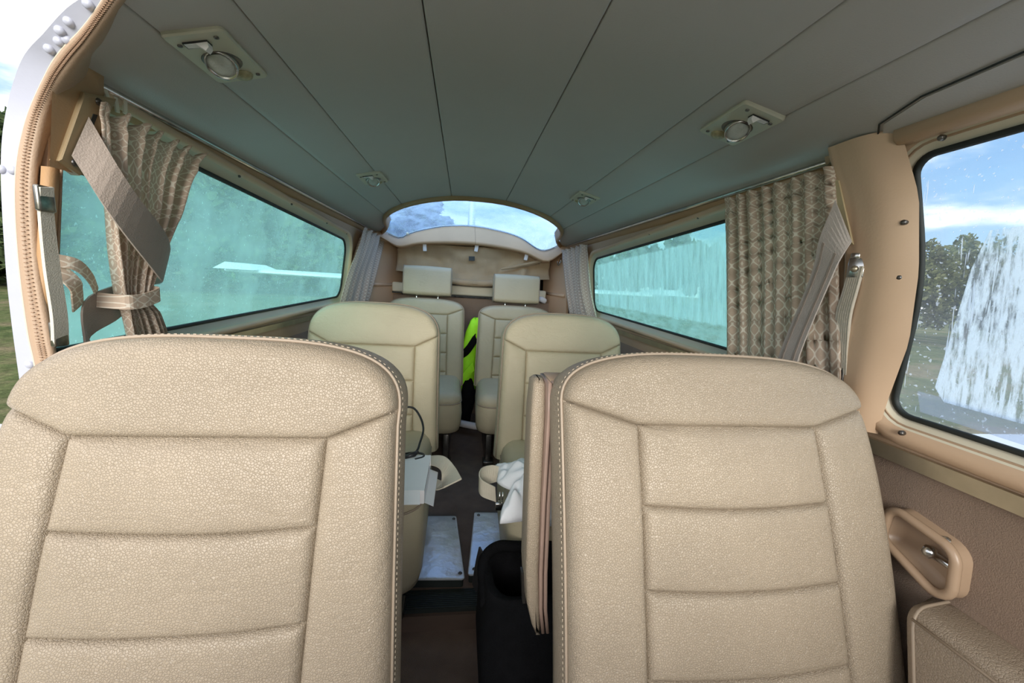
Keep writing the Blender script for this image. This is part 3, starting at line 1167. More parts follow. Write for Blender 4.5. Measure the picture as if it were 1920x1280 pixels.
# ------------------------------------------------------------------ curtain rails
for s, side in ((-1, 'left'), (1, 'right')):
    t = thing('curtain_rail', 'slim bright metal curtain rail along the top of the %s wall' % side, 'curtain rail', (s * .55, .62, 1.13))
    mb = MB()
    mb.loft([[Vector((s * (.553 + dx), y, 1.131 + dz)) for dx, dz in ((.004, .006), (-.004, .005), (-.007, 0), (-.004, -.005), (.004, -.006))] for y in (.60, 1.2, 1.8, 2.33)], smooth=True)
    mb.build('rail', CHROME, t, world=True)
    mb = MB()
    mb.box((s * .551, 2.338, 1.131), (.016, .014, .018), bev=.003)
    mb.build('end_cap', STEELD, t, world=True)

# ------------------------------------------------------------------ seats


def chaikin(P, it=2):
    for _ in range(it):
        Q = [P[0]]
        for a, b in zip(P, P[1:]):
            Q += [a.lerp(b, .25), a.lerp(b, .75)]
        Q.append(P[-1])
        P = Q
    return P


def cluster(n):
    """0..1, denser at both ends"""
    return [.5 - .5 * (abs(cos(pi * k / n)) ** .8) * (1 if k < n / 2 else -1) for k in range(n + 1)]


def make_seat(name, label, loc, recl, H, Wt, Wb, It, Ib, vI, step, nins, T=.10, r=.024, stitch=True, leather=LEATHER, head=False, cush_w=.44, cush_z=(.12, .38), cush_d=.46, group=None, sag=0.0, vtop=.035, lean=0.0, back_v0=0.0):
    """loc = foot of the backrest's front plane on the floor; H, vI measured up the backrest from z .30"""
    root = thing(name, label, 'seat', loc, group)
    A = radians(recl)
    nrm = Vector((0, -cos(A), sin(A)))
    upv = Vector((lean, sin(A), cos(A)))

    def P(u, v, w):
        return Vector((u, 0, .30)) + upv * v + nrm * w
    vs = vI + .012
    nse = 3.1

    def outline(n=18):
        pts = []
        for k in range(7):
            t = k / 7
            pts.append(Vector((lerp(Wb, Wt, t), lerp(back_v0, vs, t))))
        for k in range(n + 1):
            th = pi / 2 * k / n
            pts.append(Vector((Wt * cos(th) ** (2 / nse), vs + (H - vs) * sin(th) ** (2 / nse))))
        return pts
    right = outline()
    # diagonal seam end on the outline
    kk = min(range(7, len(right)), key=lambda i: abs(right[i].y - (vI + vtop)))
    PR = right[kk]
    side_r = right[:kk + 1]
    top_r = right[kk:]
    top = [Vector((p.x, p.y)) for p in top_r] + [Vector((-p.x, p.y)) for p in top_r[::-1][1:]]

    def inner(v):
        return lerp(Ib, It, (v - back_v0) / (vI - back_v0))

    def base(u, v):
        return .010 * sin(pi * max(0, min(1, v / H))) + .010 * (1 - (u / Wb) ** 2)

    def resam(P2, n):
        ln = [0]
        for a, b in zip(P2, P2[1:]):
            ln.append(ln[-1] + (b - a).length)
        out = []
        j = 0
        for k in (n if isinstance(n, list) else [i / n for i in range(n + 1)]):
            d = ln[-1] * k
            while j < len(P2) - 2 and ln[j + 1] < d:
                j += 1
            out.append(P2[j].lerp(P2[j + 1], min(1, max(0, (d - ln[j]) / max(1e-9, ln[j + 1] - ln[j])))))
        return out

    def depth(p, dc, do, puff):
        puff *= .55
        w = base(p.x, p.y) + puff * (1 - exp(-max(0, dc) / .010)) - .0070 * exp(-(max(0, dc) / .0023) ** 1.3) - puff * .5
        if do is not None and do < r:
            w -= r - sqrt(max(0, r * r - (r - do) ** 2))
        nz = noise.noise(Vector((p.x * 9 + loc[0] * 31, p.y * 9, loc[1] * 7))) * .0022
        nz += noise.noise(Vector((p.x * 26 + p.y * 14 + loc[0] * 17, p.y * 7 - p.x * 5, loc[1] * 3))) * .0016 * min(1, dc / .02)
        return w + nz

    bn = 'backrest'
    # top panel
    q = cluster(44)
    IR, IL = Vector((inner(vI), vI)), Vector((-inner(vI), vI))
    bot = resam([PR, IR, IL, Vector((-PR.x, PR.y))], q)
    # keep the two seam corners sharp
    for c in (IR, IL):
        i = min(range(len(bot)), key=lambda i: (bot[i] - c).length)
        bot[i] = c.copy()
    topp = resam(top, q)
    tv = cluster(18)
    mb = MB()

    def ftop(a, b):
        i = q.index(a)
        p = bot[i].lerp(topp[i], b)
        L_ = (topp[i] - bot[i]).length
        return P(p.x, p.y, depth(p, b * L_, (1 - b) * L_, .010))
    mb.grid(ftop, 0, 0, us=q, vs_=tv)
    mb.build('top_panel', leather, root)
    # bolsters
    for s in (1, -1):
        qv = cluster(40)
        outp = resam(side_r, qv)
        inp = [Vector((inner(lerp(back_v0, vI, k)), lerp(back_v0, vI, k))) for k in qv]
        qs = cluster(14)
        mb = MB()

        def fb(a, b):
            i = qv.index(b)
            p = inp[i].lerp(outp[i], a)
            L_ = (outp[i] - inp[i]).length
            dt = (1 - b) * vI * .8
            return P(s * p.x, p.y, depth(Vector((s * p.x, p.y)), min(a * L_, dt), (1 - a) * L_, .012))
        mb.grid(fb, 0, 0, us=qs, vs_=qv)
        mb.build('side_bolster', leather, root)
    # insert panels
    v1 = vI
    for k in range(nins):
        v0 = max(back_v0, v1 - (step[min(k, len(step) - 1)] if isinstance(step, list) else step))
        if k == nins - 1:
            v0 = back_v0
        if v1 - v0 < .01:
            break
        mb = MB()

        def fi(a, b):
            v = lerp(v0, v1, b)
            I = inner(v)
            u = lerp(-I, I, a)
            v += -.006 * (1 - (2 * a - 1) ** 2) * (1 if sag else 0) * (0 if (k == 0 and b > .99) else 1) * sag
            dc = min(a * 2 * I, (1 - a) * 2 * I, b * (v1 - v0), (1 - b) * (v1 - v0))
            return P(u, v, depth(Vector((u, v)), dc, None, .011))
        mb.grid(fi, 0, 0, us=cluster(26), vs_=cluster(16))
        mb.build('insert_panel', leather, root)
        v1 = v0
    # gusset and back
    full = right + [Vector((-p.x, p.y)) for p in right[::-1][1:]]
    mb = MB()
    nrmv = []
    for i, p in enumerate(full):
        a = full[max(0, i - 1)]
        b = full[min(len(full) - 1, i + 1)]
        t = (b - a).normalized()
        nrmv.append(Vector((t.y, -t.x)))
    loops = []
    for d, w in ((-.004, -r * .8), (.001, -r), (.003, -r - .006), (.006, -r - .03), (.006, -T + .03), (.003, -T + .008), (-.012, -T), (-.06, -T - .012)):
        loops.append([P(p.x + nn.x * d, p.y + nn.y * d, base(p.x, p.y) + w) for p, nn in zip(full, nrmv)])
    mb.loft(loops, False)
    o = len(mb.v)
    mb.add(loops[-1], [tuple(range(len(full)))])
    mb.build('back_shell', leather, root)
    # welt and stitching
    mb = MB()
    mb.tube([P(p.x + nn.x * .0018, p.y + nn.y * .0018, base(p.x, p.y) - r + .0015) for p, nn in zip(full, nrmv)], .0022, 6)
    mb.build('welt', SEAM, root)
    if stitch:
        mb = MB()
        tot = resam(full, 190)
        for d, w in ((-.0075, -.0100), (.0045, -r - .006)):
            for i in range(1, len(tot) - 1):
                t = (tot[i + 1] - tot[i - 1]).normalized()
                nn = Vector((t.y, -t.x))
                c = P(tot[i].x + nn.x * d, tot[i].y + nn.y * d, base(tot[i].x, tot[i].y) + w)
                e1 = P(t.x, t.y, 0) - P(0, 0, 0)
                e2 = P(nn.x, nn.y, 0) - P(0, 0, 0)
                e3 = nrm
                R = Matrix((e1, e2, e3)).transposed()
                mb.box(c, (.0034, .0010, .0012), R)
        mb.build('stitching', THREAD, root, kind='stuff')
    # cushion
    z0, z1 = cush_z
    yb, yf = .06, -cush_d
    cor = [(-cush_w / 2, yf, .075), (cush_w / 2, yf, .075), (cush_w / 2 - .01, yb, .04), (-cush_w / 2 + .01, yb, .04)]
    hz = z1 - z0
    mb = MB()
    lv = [(-.03, z0), (-.008, z0 + .012), (-.001, z0 + .04), (.002, z0 + hz * .45), (-.002, z1 - .065), (-.006, z1 - .056)]
    mb.loft([[Vector((x, y, z)) for x, y in rpoly(cor, d, 6)] for d, z in lv], True, (True, False))
    mb.build('cushion_side', leather, root)
    mb = MB()
    lv = [(-.006, z1 - .056), (-.003, z1 - .048), (-.010, z1 - .026), (-.026, z1 - .008), (-.055, z1), (-.11, z1 + .004)]
    mb.loft([[Vector((x, y, z)) for x, y in rpoly(cor, d if d > -.07 else -.07, 6)] for d, z in lv[:-1]] + [[Vector((x * .6, (y - (yb + yf) / 2) * .6 + (yb + yf) / 2, z1 + .006)) for x, y in rpoly(cor, -.055, 6)]], True, (False, True))
    mb.build('cushion_top', leather, root)
    mb = MB()
    mb.tube([Vector((x, y, z1 - .055)) for x, y in rpoly(cor, -.003, 6)], .003, 6, closed=True)
    mb.build('cushion_welt', SEAM, root)
    fz = loc[2]
    for s in (-1, 1):
        mb = MB()
        mb.box((s * .15, -.19, (z0 - .0) / 2), (.03, .30, z0 - .0), bev=.004)
        mb.box((s * .15, -.34, .012), (.05, .06, .024), bev=.004)
        mb.build('seat_leg', STEELD, root)
    if head:
        hw, h0, h1, hd = .135, H + .022, H + .182, .050
        mb = MB()
        prof = rpoly([(-hd, h0 + .0, .018), (hd, h0, .018), (hd * .86, h1, .04), (-hd, h1, .032)], 0, 6)
        loops = []
        for x, g in ((-hw, -.010), (-hw + .003, -.003), (-hw + .010, 0), (-hw * .5, .002), (0, .003), (hw * .5, .002), (hw - .010, 0), (hw - .003, -.003), (hw, -.010)):
            pp = rpoly([(-hd, h0, .018), (hd, h0, .018), (hd * .86, h1, .04), (-hd, h1, .032)], g, 6)
            loops.append([P(x, b, -a - .045) for a, b in pp])
        mb.loft(loops)
        hr = mb.build('headrest', leather, root)
        for s in (-1, 1):
            mb = MB()
            mb.tube([P(s * (hw - .004), b, -a - .045) for a, b in rpoly([(-hd, h0, .018), (hd, h0, .018), (hd * .86, h1, .04), (-hd, h1, .032)], 0, 6)], .0022, 6, closed=True)
            mb.build('piping', SEAM, hr)
        for s in (-1, 1):
            mb = MB()
            mb.tube([P(s * .06, H - .03, -.045), P(s * .06, h0 + .03, -.045)], .006, 8)
            mb.build('headrest_post', CHROME, root)
    return root


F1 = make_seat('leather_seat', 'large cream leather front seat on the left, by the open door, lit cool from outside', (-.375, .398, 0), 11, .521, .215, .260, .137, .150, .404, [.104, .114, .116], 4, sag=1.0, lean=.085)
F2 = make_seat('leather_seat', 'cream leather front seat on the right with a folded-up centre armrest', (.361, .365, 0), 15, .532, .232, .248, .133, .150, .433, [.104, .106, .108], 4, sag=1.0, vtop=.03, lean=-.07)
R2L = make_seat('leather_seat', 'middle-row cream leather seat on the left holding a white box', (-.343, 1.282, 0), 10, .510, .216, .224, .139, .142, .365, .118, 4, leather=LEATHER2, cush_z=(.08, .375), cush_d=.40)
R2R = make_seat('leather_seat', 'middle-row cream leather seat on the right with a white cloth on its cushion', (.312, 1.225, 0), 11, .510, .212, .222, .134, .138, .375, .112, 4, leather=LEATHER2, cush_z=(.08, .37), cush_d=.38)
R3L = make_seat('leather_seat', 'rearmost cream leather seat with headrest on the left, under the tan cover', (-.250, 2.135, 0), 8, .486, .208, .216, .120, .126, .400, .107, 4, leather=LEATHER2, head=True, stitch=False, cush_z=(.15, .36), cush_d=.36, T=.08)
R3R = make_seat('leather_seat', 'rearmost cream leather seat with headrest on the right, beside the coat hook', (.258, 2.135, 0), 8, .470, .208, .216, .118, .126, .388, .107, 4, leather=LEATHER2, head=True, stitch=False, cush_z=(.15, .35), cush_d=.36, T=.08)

# folded-up armrest, hinged on the inboard side of the front right seat
mb = MB()


def arm_loop(z, x0, x1, y0, y1, r=.008):
    return [Vector((x, y, z)) for x, y in rpoly([(x0, y0, r), (x1, y0, r), (x1, y1, r), (x0, y1, r)], 0, 4)]


lv = [(.752, .072, .086, .580, .610), (.745, .069, .089, .572, .622), (.70, .068, .091, .567, .626), (.55, .072, .094, .560, .622), (.43, .076, .098, .555, .618), (.37, .082, .103, .552, .610), (.33, .093, .107, .552, .590), (.312, .100, .109, .555, .572)]
mb.loft([arm_loop(z, a, b, c, d) for z, a, b, c, d in lv])
arm = mb.build('armrest', LEATHER, F2, world=True)
mb = MB()
lv2 = [(.752, .088, .096), (.70, .0905, .099), (.55, .0935, .103), (.43, .098, .108), (.36, .103, .115), (.315, .110, .120)]
for k, dx in ((0, 0), (1, .008)):
    mb.loft([[Vector((a + dx + x, y, z)) for x, y in rpoly([(0, .553, .002), (.006, .553, .002), (.006, .62 - (.03 if z < .35 else 0), .002), (0, .62 - (.03 if z < .35 else 0), .002)], 0, 3)] for z, a, b in lv2])
mb.build('armrest_edge', mat('mauve_edge', (.36, .25, .20), .45, var=.1, vs=30), arm, world=True)
mb = MB()
mb.loft([[Vector((.0795 + (z - .37) * -.10 + dx, y, z)) for dx, y in ((-.0015, .585), (-.0015, .600), (.004, .600), (.004, .585))] for z in (.345, .36, .395, .405)], smooth=False)
mb.build('armrest_slot', STEELD, arm, world=True)
mb = MB()
mb.box((.118, .60, .735), (.05, .06, .035), bev=.004)
mb.build('armrest_hinge', TAN, arm, world=True)

# ------------------------------------------------------------------ overhead lamps


def lamp_parts(root, big=True):
    """local: x across, y along the aircraft, z down is negative; plate lies in z = 0"""
    mb = MB()
    pl = rpoly([(-.037, -.058, .006), (.037, -.058, .006), (.037, .058, .006), (-.037, .058, .006)], 0, 4)
    mb.loft([[Vector((x, y, .003)) for x, y in pl], [Vector((x, y, -.0025)) for x, y in pl], [Vector((x * .95, y * .97, -.0045)) for x, y in pl]])
    smooth_by(mb.build('plate', PLATEM, root), 35)
    tilt = Matrix.Translation((0, .004, -.003)) @ Matrix.Rotation(radians(-32), 4, 'X')
    mb = MB()
    mb.lathe([(.024, .004), (.024, .0), (.0225, -.001)], Matrix.Translation((0, .004, -.0045)), 24)
    mb.build('socket_ring', STEELD, root)
    mb = MB()
    mb.lathe([(.0195, .012), (.0195, -.010), (.0188, -.0135), (.0172, -.014), (.0168, -.010)], tilt, 24)
    ball = mb.build('swivel_spot', CHROME, root)
    mb = MB()
    mb.lathe([(.0168, -.008), (.0168, -.0105), (.012, -.013), (.006, -.0142), (.0001, -.0146)], tilt, 24)
    mb.build('lens', LENS, ball)
    mb = MB()
    mb.box((-.006, -.038, -.005), (.030, .011, .003))
    sw = mb.build('switch_slot', BLACKP, root)
    mb = MB()
    mb.loft([[Vector((x, y, z)) for y, z in ((-.043, -.004), (-.033, -.004), (-.0335, zz), (-.0425, zz))] for x, zz in ((-.020, -.0065), (-.006, -.007), (.004, -.016), (.0085, -.012), (.0085, -.004))], smooth=False)
    mb.build('switch', WCLIP, sw)
    mb = MB()
    mb.lathe([(.0125, .0), (.0125, -.005), (.011, -.008), (.006, -.0095), (.0001, -.010)], Matrix.Translation((.008, .041, 0)), 20)
    mb.build('round_button', GAUZE, root)
    for x, y in ((-.027, -.038), (.022, -.046), (-.018, .047), (.027, .044)):
        mb = MB()
        mb.lathe([(.003, -.003), (.003, -.0058), (.0018, -.0064), (.0001, -.0064)], Matrix.Translation((x, y, 0)), 8)
        mb.build('screw', STEELD, root)


proto = thing('reading_lamp', 'overhead reading lamp nearest on the left, with swivel spot and white switch', 'lamp', (0, 0, 0), 'overhead reading lamps')
lamp_parts(proto)


def copy_tree(o, parent=None):
    c = o.copy()
    COL.objects.link(c)
    c.parent = parent
    for ch in o.children:
        copy_tree(ch, c)
    return c


for i, (x, y, lab) in enumerate(((-.391, .628, None), (.394, .632, 'overhead reading lamp nearest on the right, with speckled round button'),
                                 (-.340, 1.30, 'small-looking overhead reading lamp far back on the left, near the rear window'),
                                 (.342, 1.305, 'small-looking overhead reading lamp far back on the right, near the rear window'))):
    o = proto if i == 0 else copy_tree(proto)
    dx = .01
    sl = atan2(cz(x + dx) - cz(x - dx), 2 * dx)
    o.location = (x, y, cz(x) - .002)
    o.rotation_euler = (0, -sl, 0)
    if x > 0:
        o.rotation_euler = (0, -sl, 0)
        o.scale = (-1, 1, 1)
        o.rotation_euler = (0, -sl, 0)
    if lab:
        o['label'] = lab

# ------------------------------------------------------------------ curtains


def make_curtain(name, label, s, left, right, off, npl, amp, full, nv=36, nu=110, header=True, ruffle=.0, wob=0.0, group=None):
    """left/right: [(y,z)] edges from top to bottom in the wall plane; off = inward distance from the wall; full = cloth width in metres"""
    zt = (left[0][1] + right[0][1]) / 2
    root = thing(name, label, 'curtain', (s * .55, left[0][0], zt), group)
    Ln = len(left)
    Lt = [(k / (Ln - 1), left[k]) for k in range(Ln)]
    rn = len(right)
    Rt = [(k / (rn - 1), right[k]) for k in range(rn)]
    Lc = catmull([(a, b, 0) for a, b in left], 8)
    Rc = catmull([(a, b, 0) for a, b in right], 8)
    height = (Vector(left[0]) - Vector(left[-1])).length

    def pt(a, b):
        lc = Lc[min(len(Lc) - 1, int(round(b * (len(Lc) - 1))))]
        rc = Rc[min(len(Rc) - 1, int(round(b * (len(Rc) - 1))))]
        ph = a + wob * sin(b * 5) * .02 + .012 * sin(a * 23 + 2)
        wv = sin(2 * pi * npl * ph) + .35 * sin(2 * pi * npl * 2.1 * ph + 1.3 + 2 * b)
        y = lerp(lc.x, rc.x, a) + .25 * amp * cos(2 * pi * npl * ph) * (1 if 0 < a < 1 else 0)
        z = lerp(lc.y, rc.y, a)
        g = 1.0
        if header and b < .09:
            g = .55 + .45 * abs(b - .055) / .055
        z += ruffle * sin(2 * pi * npl * ph) * max(0, 1 - b / .1)
        d = off + amp * g * wv * (0.7 + .3 * sin(7 * a + 3 * b))
        return wallpt(s, y, z, -d)
    mb = MB()
    mb.grid(pt, nu, nv, uvf=lambda a, b: (a * full, (1 - b) * height))
    o = mb.build('cloth', CURT, root, world=True)
    m = o.modifiers.new('thick', 'SOLIDIFY')
    m.thickness = .0012
    return root, pt


CL, clp = make_curtain('curtain', 'trellis-print curtain gathered by a tie at the front of the left wall', -1,
                       [(.611, 1.098), (.615, 1.056), (.632, .961), (.645, .902), (.663, .837), (.672, .812), (.688, .745)],
                       [(.823, 1.094), (.785, 1.041), (.765, .983), (.733, .907), (.712, .838), (.740, .806), (.776, .745)], .030, 6.5, .0105, .42, ruffle=.006)
mb = MB()
# tie band round the gathered waist, and the loose loop towards the door post
band = [wallpt(-1, .645, .836, -.012), wallpt(-1, .648, .834, -.050), wallpt(-1, .668, .835, -.056), wallpt(-1, .690, .839, -.056), wallpt(-1, .712, .845, -.050), wallpt(-1, .720, .846, -.012)]
band = catmull(band, 5)
mb.ribbon(band, [Vector((0, 0, .011))] * len(band), .001)
b0 = len(mb.v)
o = mb
for i, p in enumerate(mb.v):
    mb.uv[i] = (p.y * 1.0, p.z)
mb.build('tie_band', CURT, CL, world=True)
mb = MB()
loop = catmull([wallpt(-1, .582, .892, -.014), wallpt(-1, .600, .886, -.026), wallpt(-1, .625, .868, -.022), wallpt(-1, .650, .846, -.010)], 6)
mb.ribbon(loop, [Vector((0, .002, .008))] * len(loop), .001)
loop = catmull([wallpt(-1, .582, .886, -.012), wallpt(-1, .592, .862, -.030), wallpt(-1, .606, .846, -.022), wallpt(-1, .620, .826, -.012)], 6)
mb.ribbon(loop, [Vector((0, .008, .006))] * len(loop), .001)
for i, p in enumerate(mb.v):
    mb.uv[i] = (p.y, p.z)
mb.build('tie_loop', CURT, CL, world=True)
mb = MB()
for k in range(4):
    p = wallpt(-1, .632 + k * .014, 1.115 + .003 * (k % 2), -.014)
    mb.box(p, (.002, .006, .020), Matrix.Rotation(.5 - .2 * k, 3, 'X'))
mb.build('hook_tape', CURT, CL, world=True)

CR, crp = make_curtain('curtain', 'wide trellis-print curtain hanging straight in front of the frosted right window', 1,
                       [(.838, 1.113), (.830, 1.024), (.825, .893), (.821, .745)], [(.581, 1.112), (.570, 1.040), (.559, .940), (.544, .775)], .030, 7.5, .0095, .46, ruffle=.003)
CRL, _ = make_curtain('curtain', 'narrow gathered curtain at the rear of the left wall', -1,
                      [(1.955, 1.112), (1.875, .985), (1.80, .88), (1.75, .745)], [(2.50, 1.113), (2.42, 1.0), (2.36, .88), (2.30, .735)], .030, 5, .017, .55, nu=90, nv=24, ruffle=.004)
CRR, _ = make_curtain('curtain', 'narrow gathered curtain at the rear of the right wall, next to the coat hook', 1,
                      [(2.30, 1.105), (2.27, .98), (2.24, .86), (2.20, .735)], [(1.855, 1.105), (1.858, .99), (1.83, .87), (1.745, .745)], .030, 5, .017, .55, nu=90, nv=24, ruffle=.003)

# ------------------------------------------------------------------ shoulder belts
bl = thing('shoulder_belt', 'taupe shoulder belt crossing the tied left curtain', 'seat belt', (-.55, .6, 1.06))
mb = MB()
hp = [(.573, 1.014), (.600, 1.003), (.646, 1.118), (.600, 1.106)]
mb.loft([[wallpt(-1, y, z, -.014) for y, z in hp], [wallpt(-1, y, z, -.0245) for y, z in hp], [wallpt(-1, lerp(y, .608, .06), lerp(z, 1.06, .06), -.026) for y, z in hp]], smooth=False)
hs = mb.build('belt_housing', mat('ochre_plastic', (.36, .26, .14), .45, var=.06, vs=20), bl, world=True)
for y, z in ((.619, 1.103), (.591, 1.017)):
    mb = MB()
    mb.lathe([(.0001, .003), (.003, .0025), (.0048, .0006), (.0048, -.002)], Matrix.Translation(wallpt(-1, y, z, -.026)) @ Matrix.Rotation(pi / 2, 4, 'Y'), 12)
    mb.build('screw', STEELD, hs, world=True)
mb = MB()
mb.loft([[wallpt(-1, y, z, -.0268), wallpt(-1, y + .006, z + .001, -.0268), wallpt(-1, y + .006, z + .001, -.022), wallpt(-1, y, z, -.022)] for y, z in ((.598, 1.042), (.612, 1.085))], smooth=False)
mb.build('belt_slot', BLACKR, hs, world=True)
mb = MB()
ptA = [(wallpt(-1, .610, 1.075, -.022), wallpt(-1, .594, 1.035, -.022)), (wallpt(-1, .556, 1.062, -.062), wallpt(-1, .536, 1.016, -.062)),
       (wallpt(-1, .621, .998, -.068), wallpt(-1, .598, .950, -.068)), (wallpt(-1, .698, .940, -.064), wallpt(-1, .684, .877, -.064)),
       (wallpt(-1, .745, .905, -.036), wallpt(-1, .735, .862, -.036)), (wallpt(-1, .742, .890, -.010), wallpt(-1, .732, .850, -.010)),
       (wallpt(-1, .690, .862, -.012), wallpt(-1, .690, .806, -.012)), (wallpt(-1, .625, .835, -.016), wallpt(-1, .632, .776, -.016)), (wallpt(-1, .612, .77, -.03), wallpt(-1, .650, .72, -.03)), (wallpt(-1, .60, .66, -.05), wallpt(-1, .65, .66, -.05))]


def strip_between(mbd, pairs, n=6, th=.0012):
    A = catmull([p for p, q in pairs], n)
    B = catmull([q for p, q in pairs], n)
    mbd.ribbon([(a + b) / 2 for a, b in zip(A, B)], [(b - a) / 2 for a, b in zip(A, B)], th)


ptA = ptA[:1] + ptA[2:]
ptA[0] = (wallpt(-1, .604, 1.078, -.028), wallpt(-1, .582, 1.024, -.030))
strip_between(mb, ptA)
mb.build('webbing', WEB, bl, world=True)

br = thing('shoulder_belt', 'grey-mauve shoulder belt crossing the wide right curtain', 'seat belt', (.55, .57, 1.06))
mb = MB()
hp = [(.541, .990), (.556, .990), (.588, 1.096), (.572, 1.092)]
mb.loft([[wallpt(1, y, z, -.012) for y, z in hp], [wallpt(1, y, z, -.030) for y, z in hp], [wallpt(1, lerp(y, .564, .06), lerp(z, 1.04, .06), -.032) for y, z in hp]], smooth=False)
hs = mb.build('belt_housing', mat('cream_housing', (.56, .46, .27), .45, var=.06, vs=20), br, world=True)
mb = MB()
prs = [(wallpt(1, .563, 1.058, -.044), wallpt(1, .532, .993, -.044)), (wallpt(1, .574, 1.0, -.056), wallpt(1, .536, .968, -.056)), (wallpt(1, .585, .939, -.058), wallpt(1, .547, .939, -.058)), (wallpt(1, .641, .799, -.058), wallpt(1, .597, .807, -.058)), (wallpt(1, .665, .70, -.058), wallpt(1, .62, .70, -.058))]
strip_between(mb, prs)
mb.build('webbing', WEBL, br, world=True)
mb = MB()
for k in (-.55, .55):
    pp = []
    for p, q in prs[1:]:
        c, h = (p + q) / 2, (q - p) / 2
        pp.append((c + h * (k - .09) + Vector((-.0016, 0, 0)), c + h * (k + .09) + Vector((-.0016, 0, 0))))
    strip_between(mb, pp, th=.0006)
mb.build('webbing_rib', WEB, br, world=True)

# ------------------------------------------------------------------ grab straps
gs = thing('grab_strap', 'cream grab strap with chrome ends on the left door post', 'strap', (-.57, .57, .88))
mb = MB()
prs = [(Vector((-.551, .545, .977)), Vector((-.550, .560, .980))), (Vector((-.556, .547, .946)), Vector((-.554, .561, .949))), (Vector((-.565, .555, .883)), Vector((-.563, .571, .883))), (Vector((-.571, .563, .82)), Vector((-.570, .581, .82))), (Vector((-.577, .567, .782)), Vector((-.577, .586, .780)))]
strip_between(mb, prs, 5, .002)
mb.build('strap', STRAPM, gs, world=True)
for z0, z1, yy in ((.949, .980, .553), (.778, .812, .576)):
    mb = MB()
    mb.box(wallpt(-1, yy, (z0 + z1) / 2, -.029), (.007, .019, z1 - z0), Matrix.Rotation(-.08, 3, 'Z'), bev=.0025)
    mb.build('end_bracket', DARKCH, gs, world=True)

gs = thing('grab_strap', 'ribbed cream grab strap with steel clip on the right pillar', 'strap', (.58, .555, .88))
mb = MB()
prs = [(wallpt(1, .540, .957, -.030), wallpt(1, .527, .957, -.030)), (wallpt(1, .543, .924, -.034), wallpt(1, .530, .924, -.034)), (wallpt(1, .552, .882, -.034), wallpt(1, .538, .882, -.034)), (wallpt(1, .555, .838, -.030), wallpt(1, .542, .838, -.030)), (wallpt(1, .556, .785, -.028), wallpt(1, .542, .785, -.028))]
prs = [((p + q) / 2 + (p - q) * .85, (p + q) / 2 + (q - p) * .85) for p, q in prs]
strip_between(mb, prs, 5, .002)
mb.build('strap', STRAPM, gs, world=True)
mb = MB()
for k in (-.75, -.45, -.15, .15, .45, .75):
    q = []
    for p, qq in prs:
        c, h = (p + qq) / 2, (qq - p) / 2
        q.append((c + h * (k - .06) + Vector((-.0018, -.0018, 0)), c + h * (k + .06) + Vector((-.0018, -.0018, 0))))
    strip_between(mb, q, 5, .0008)
mb.build('strap_rib', WEBC, gs, world=True, kind='stuff')
mb = MB()
Rz = Matrix.Rotation(.35, 3, 'Z')
mb.box(wallpt(1, .5335, .955, -.030), (.008, .022, .030), Rz, bev=.002)
mb.box(wallpt(1, .536, .973, -.030), (.007, .012, .009), Rz, bev=.002)
cp = mb.build('end_bracket', CHROME, gs, world=True)
mb = MB()
mb.lathe([(.0001, .004), (.003, .0035), (.005, .001), (.005, -.002)], Matrix.Translation(wallpt(1, .533, .953, -.035)) @ Matrix.Rotation(-pi / 2, 4, 'Y'), 12)
mb.build('screw', DULLM, cp, world=True)
mb = MB()
mb.box(wallpt(1, .549, .783, -.028), (.008, .016, .034), bev=.002)
mb.build('end_bracket', STEELD, gs, world=True)

# ------------------------------------------------------------------ right wall: pulls, armrest, hook


def pull_handle(label, y0, y1, zc, full=True):
    t = thing('door_pull', label, 'handle', (.625, (y0 + y1) / 2, zc))
    c = [(y0, zc - .048, .018), (y1, zc - .010, .018), (y1 - .004, zc + .045, .016), (y0 + .006, zc + .030, .022)]
    mb = MB()
    lp = rpoly(c, 0, 6)
    mb.tube([wallpt(1, y, z, -.022) for y, z in lp], .0062, 10, closed=True)
    mb.build('grip_ring', ASHB, t, world=True)
    mb = MB()
    mb.loft([[wallpt(1, y, z, -.020) for y, z in rpoly(c, 0, 6)], [wallpt(1, y, z, -.008) for y, z in rpoly(c, -.006, 6)], [wallpt(1, y, z, -.004) for y, z in rpoly(c, -.016, 6)]], True, (False, True))
    mb.loft([[wallpt(1, y, z, -.022) for y, z in rpoly(c, 0, 6)], [wallpt(1, y, z, .004) for y, z in rpoly(c, .006, 6)]], True, (False, False))
    mb.build('recess', ASHB, t, world=True)
    if full:
        mb = MB()
        M = Matrix.Translation(wallpt(1, .393, .566, -.012)) @ Matrix.Rotation(radians(-68), 4, 'X') @ Matrix.Rotation(radians(-25), 4, 'Y')
        mb.lathe([(.0001, .019), (.006, .0185), (.0088, .014), (.0088, .007), (.0055, .005), (.005, -.014), (.0072, -.016), (.0072, -.021), (.0001, -.021)], M, 16)
        mb.build('latch_pin', CHROME, t, world=True)
        mb = MB()
        mb.lathe([(.004, .001), (.0075, .002), (.0075, -.003), (.004, -.003)], Matrix.Translation(wallpt(1, .392, .592, -.012)) @ Matrix.Rotation(-pi / 2, 4, 'Y'), 14)
        mb.build('lock_ring', CHROME, t, world=True)
    return t


pull_handle('tan door pull with chrome latch on the brown right wall', .366, .457, .562)
pull_handle('second tan recess ring half hidden behind the front right seat', .478, .56, .565, False)

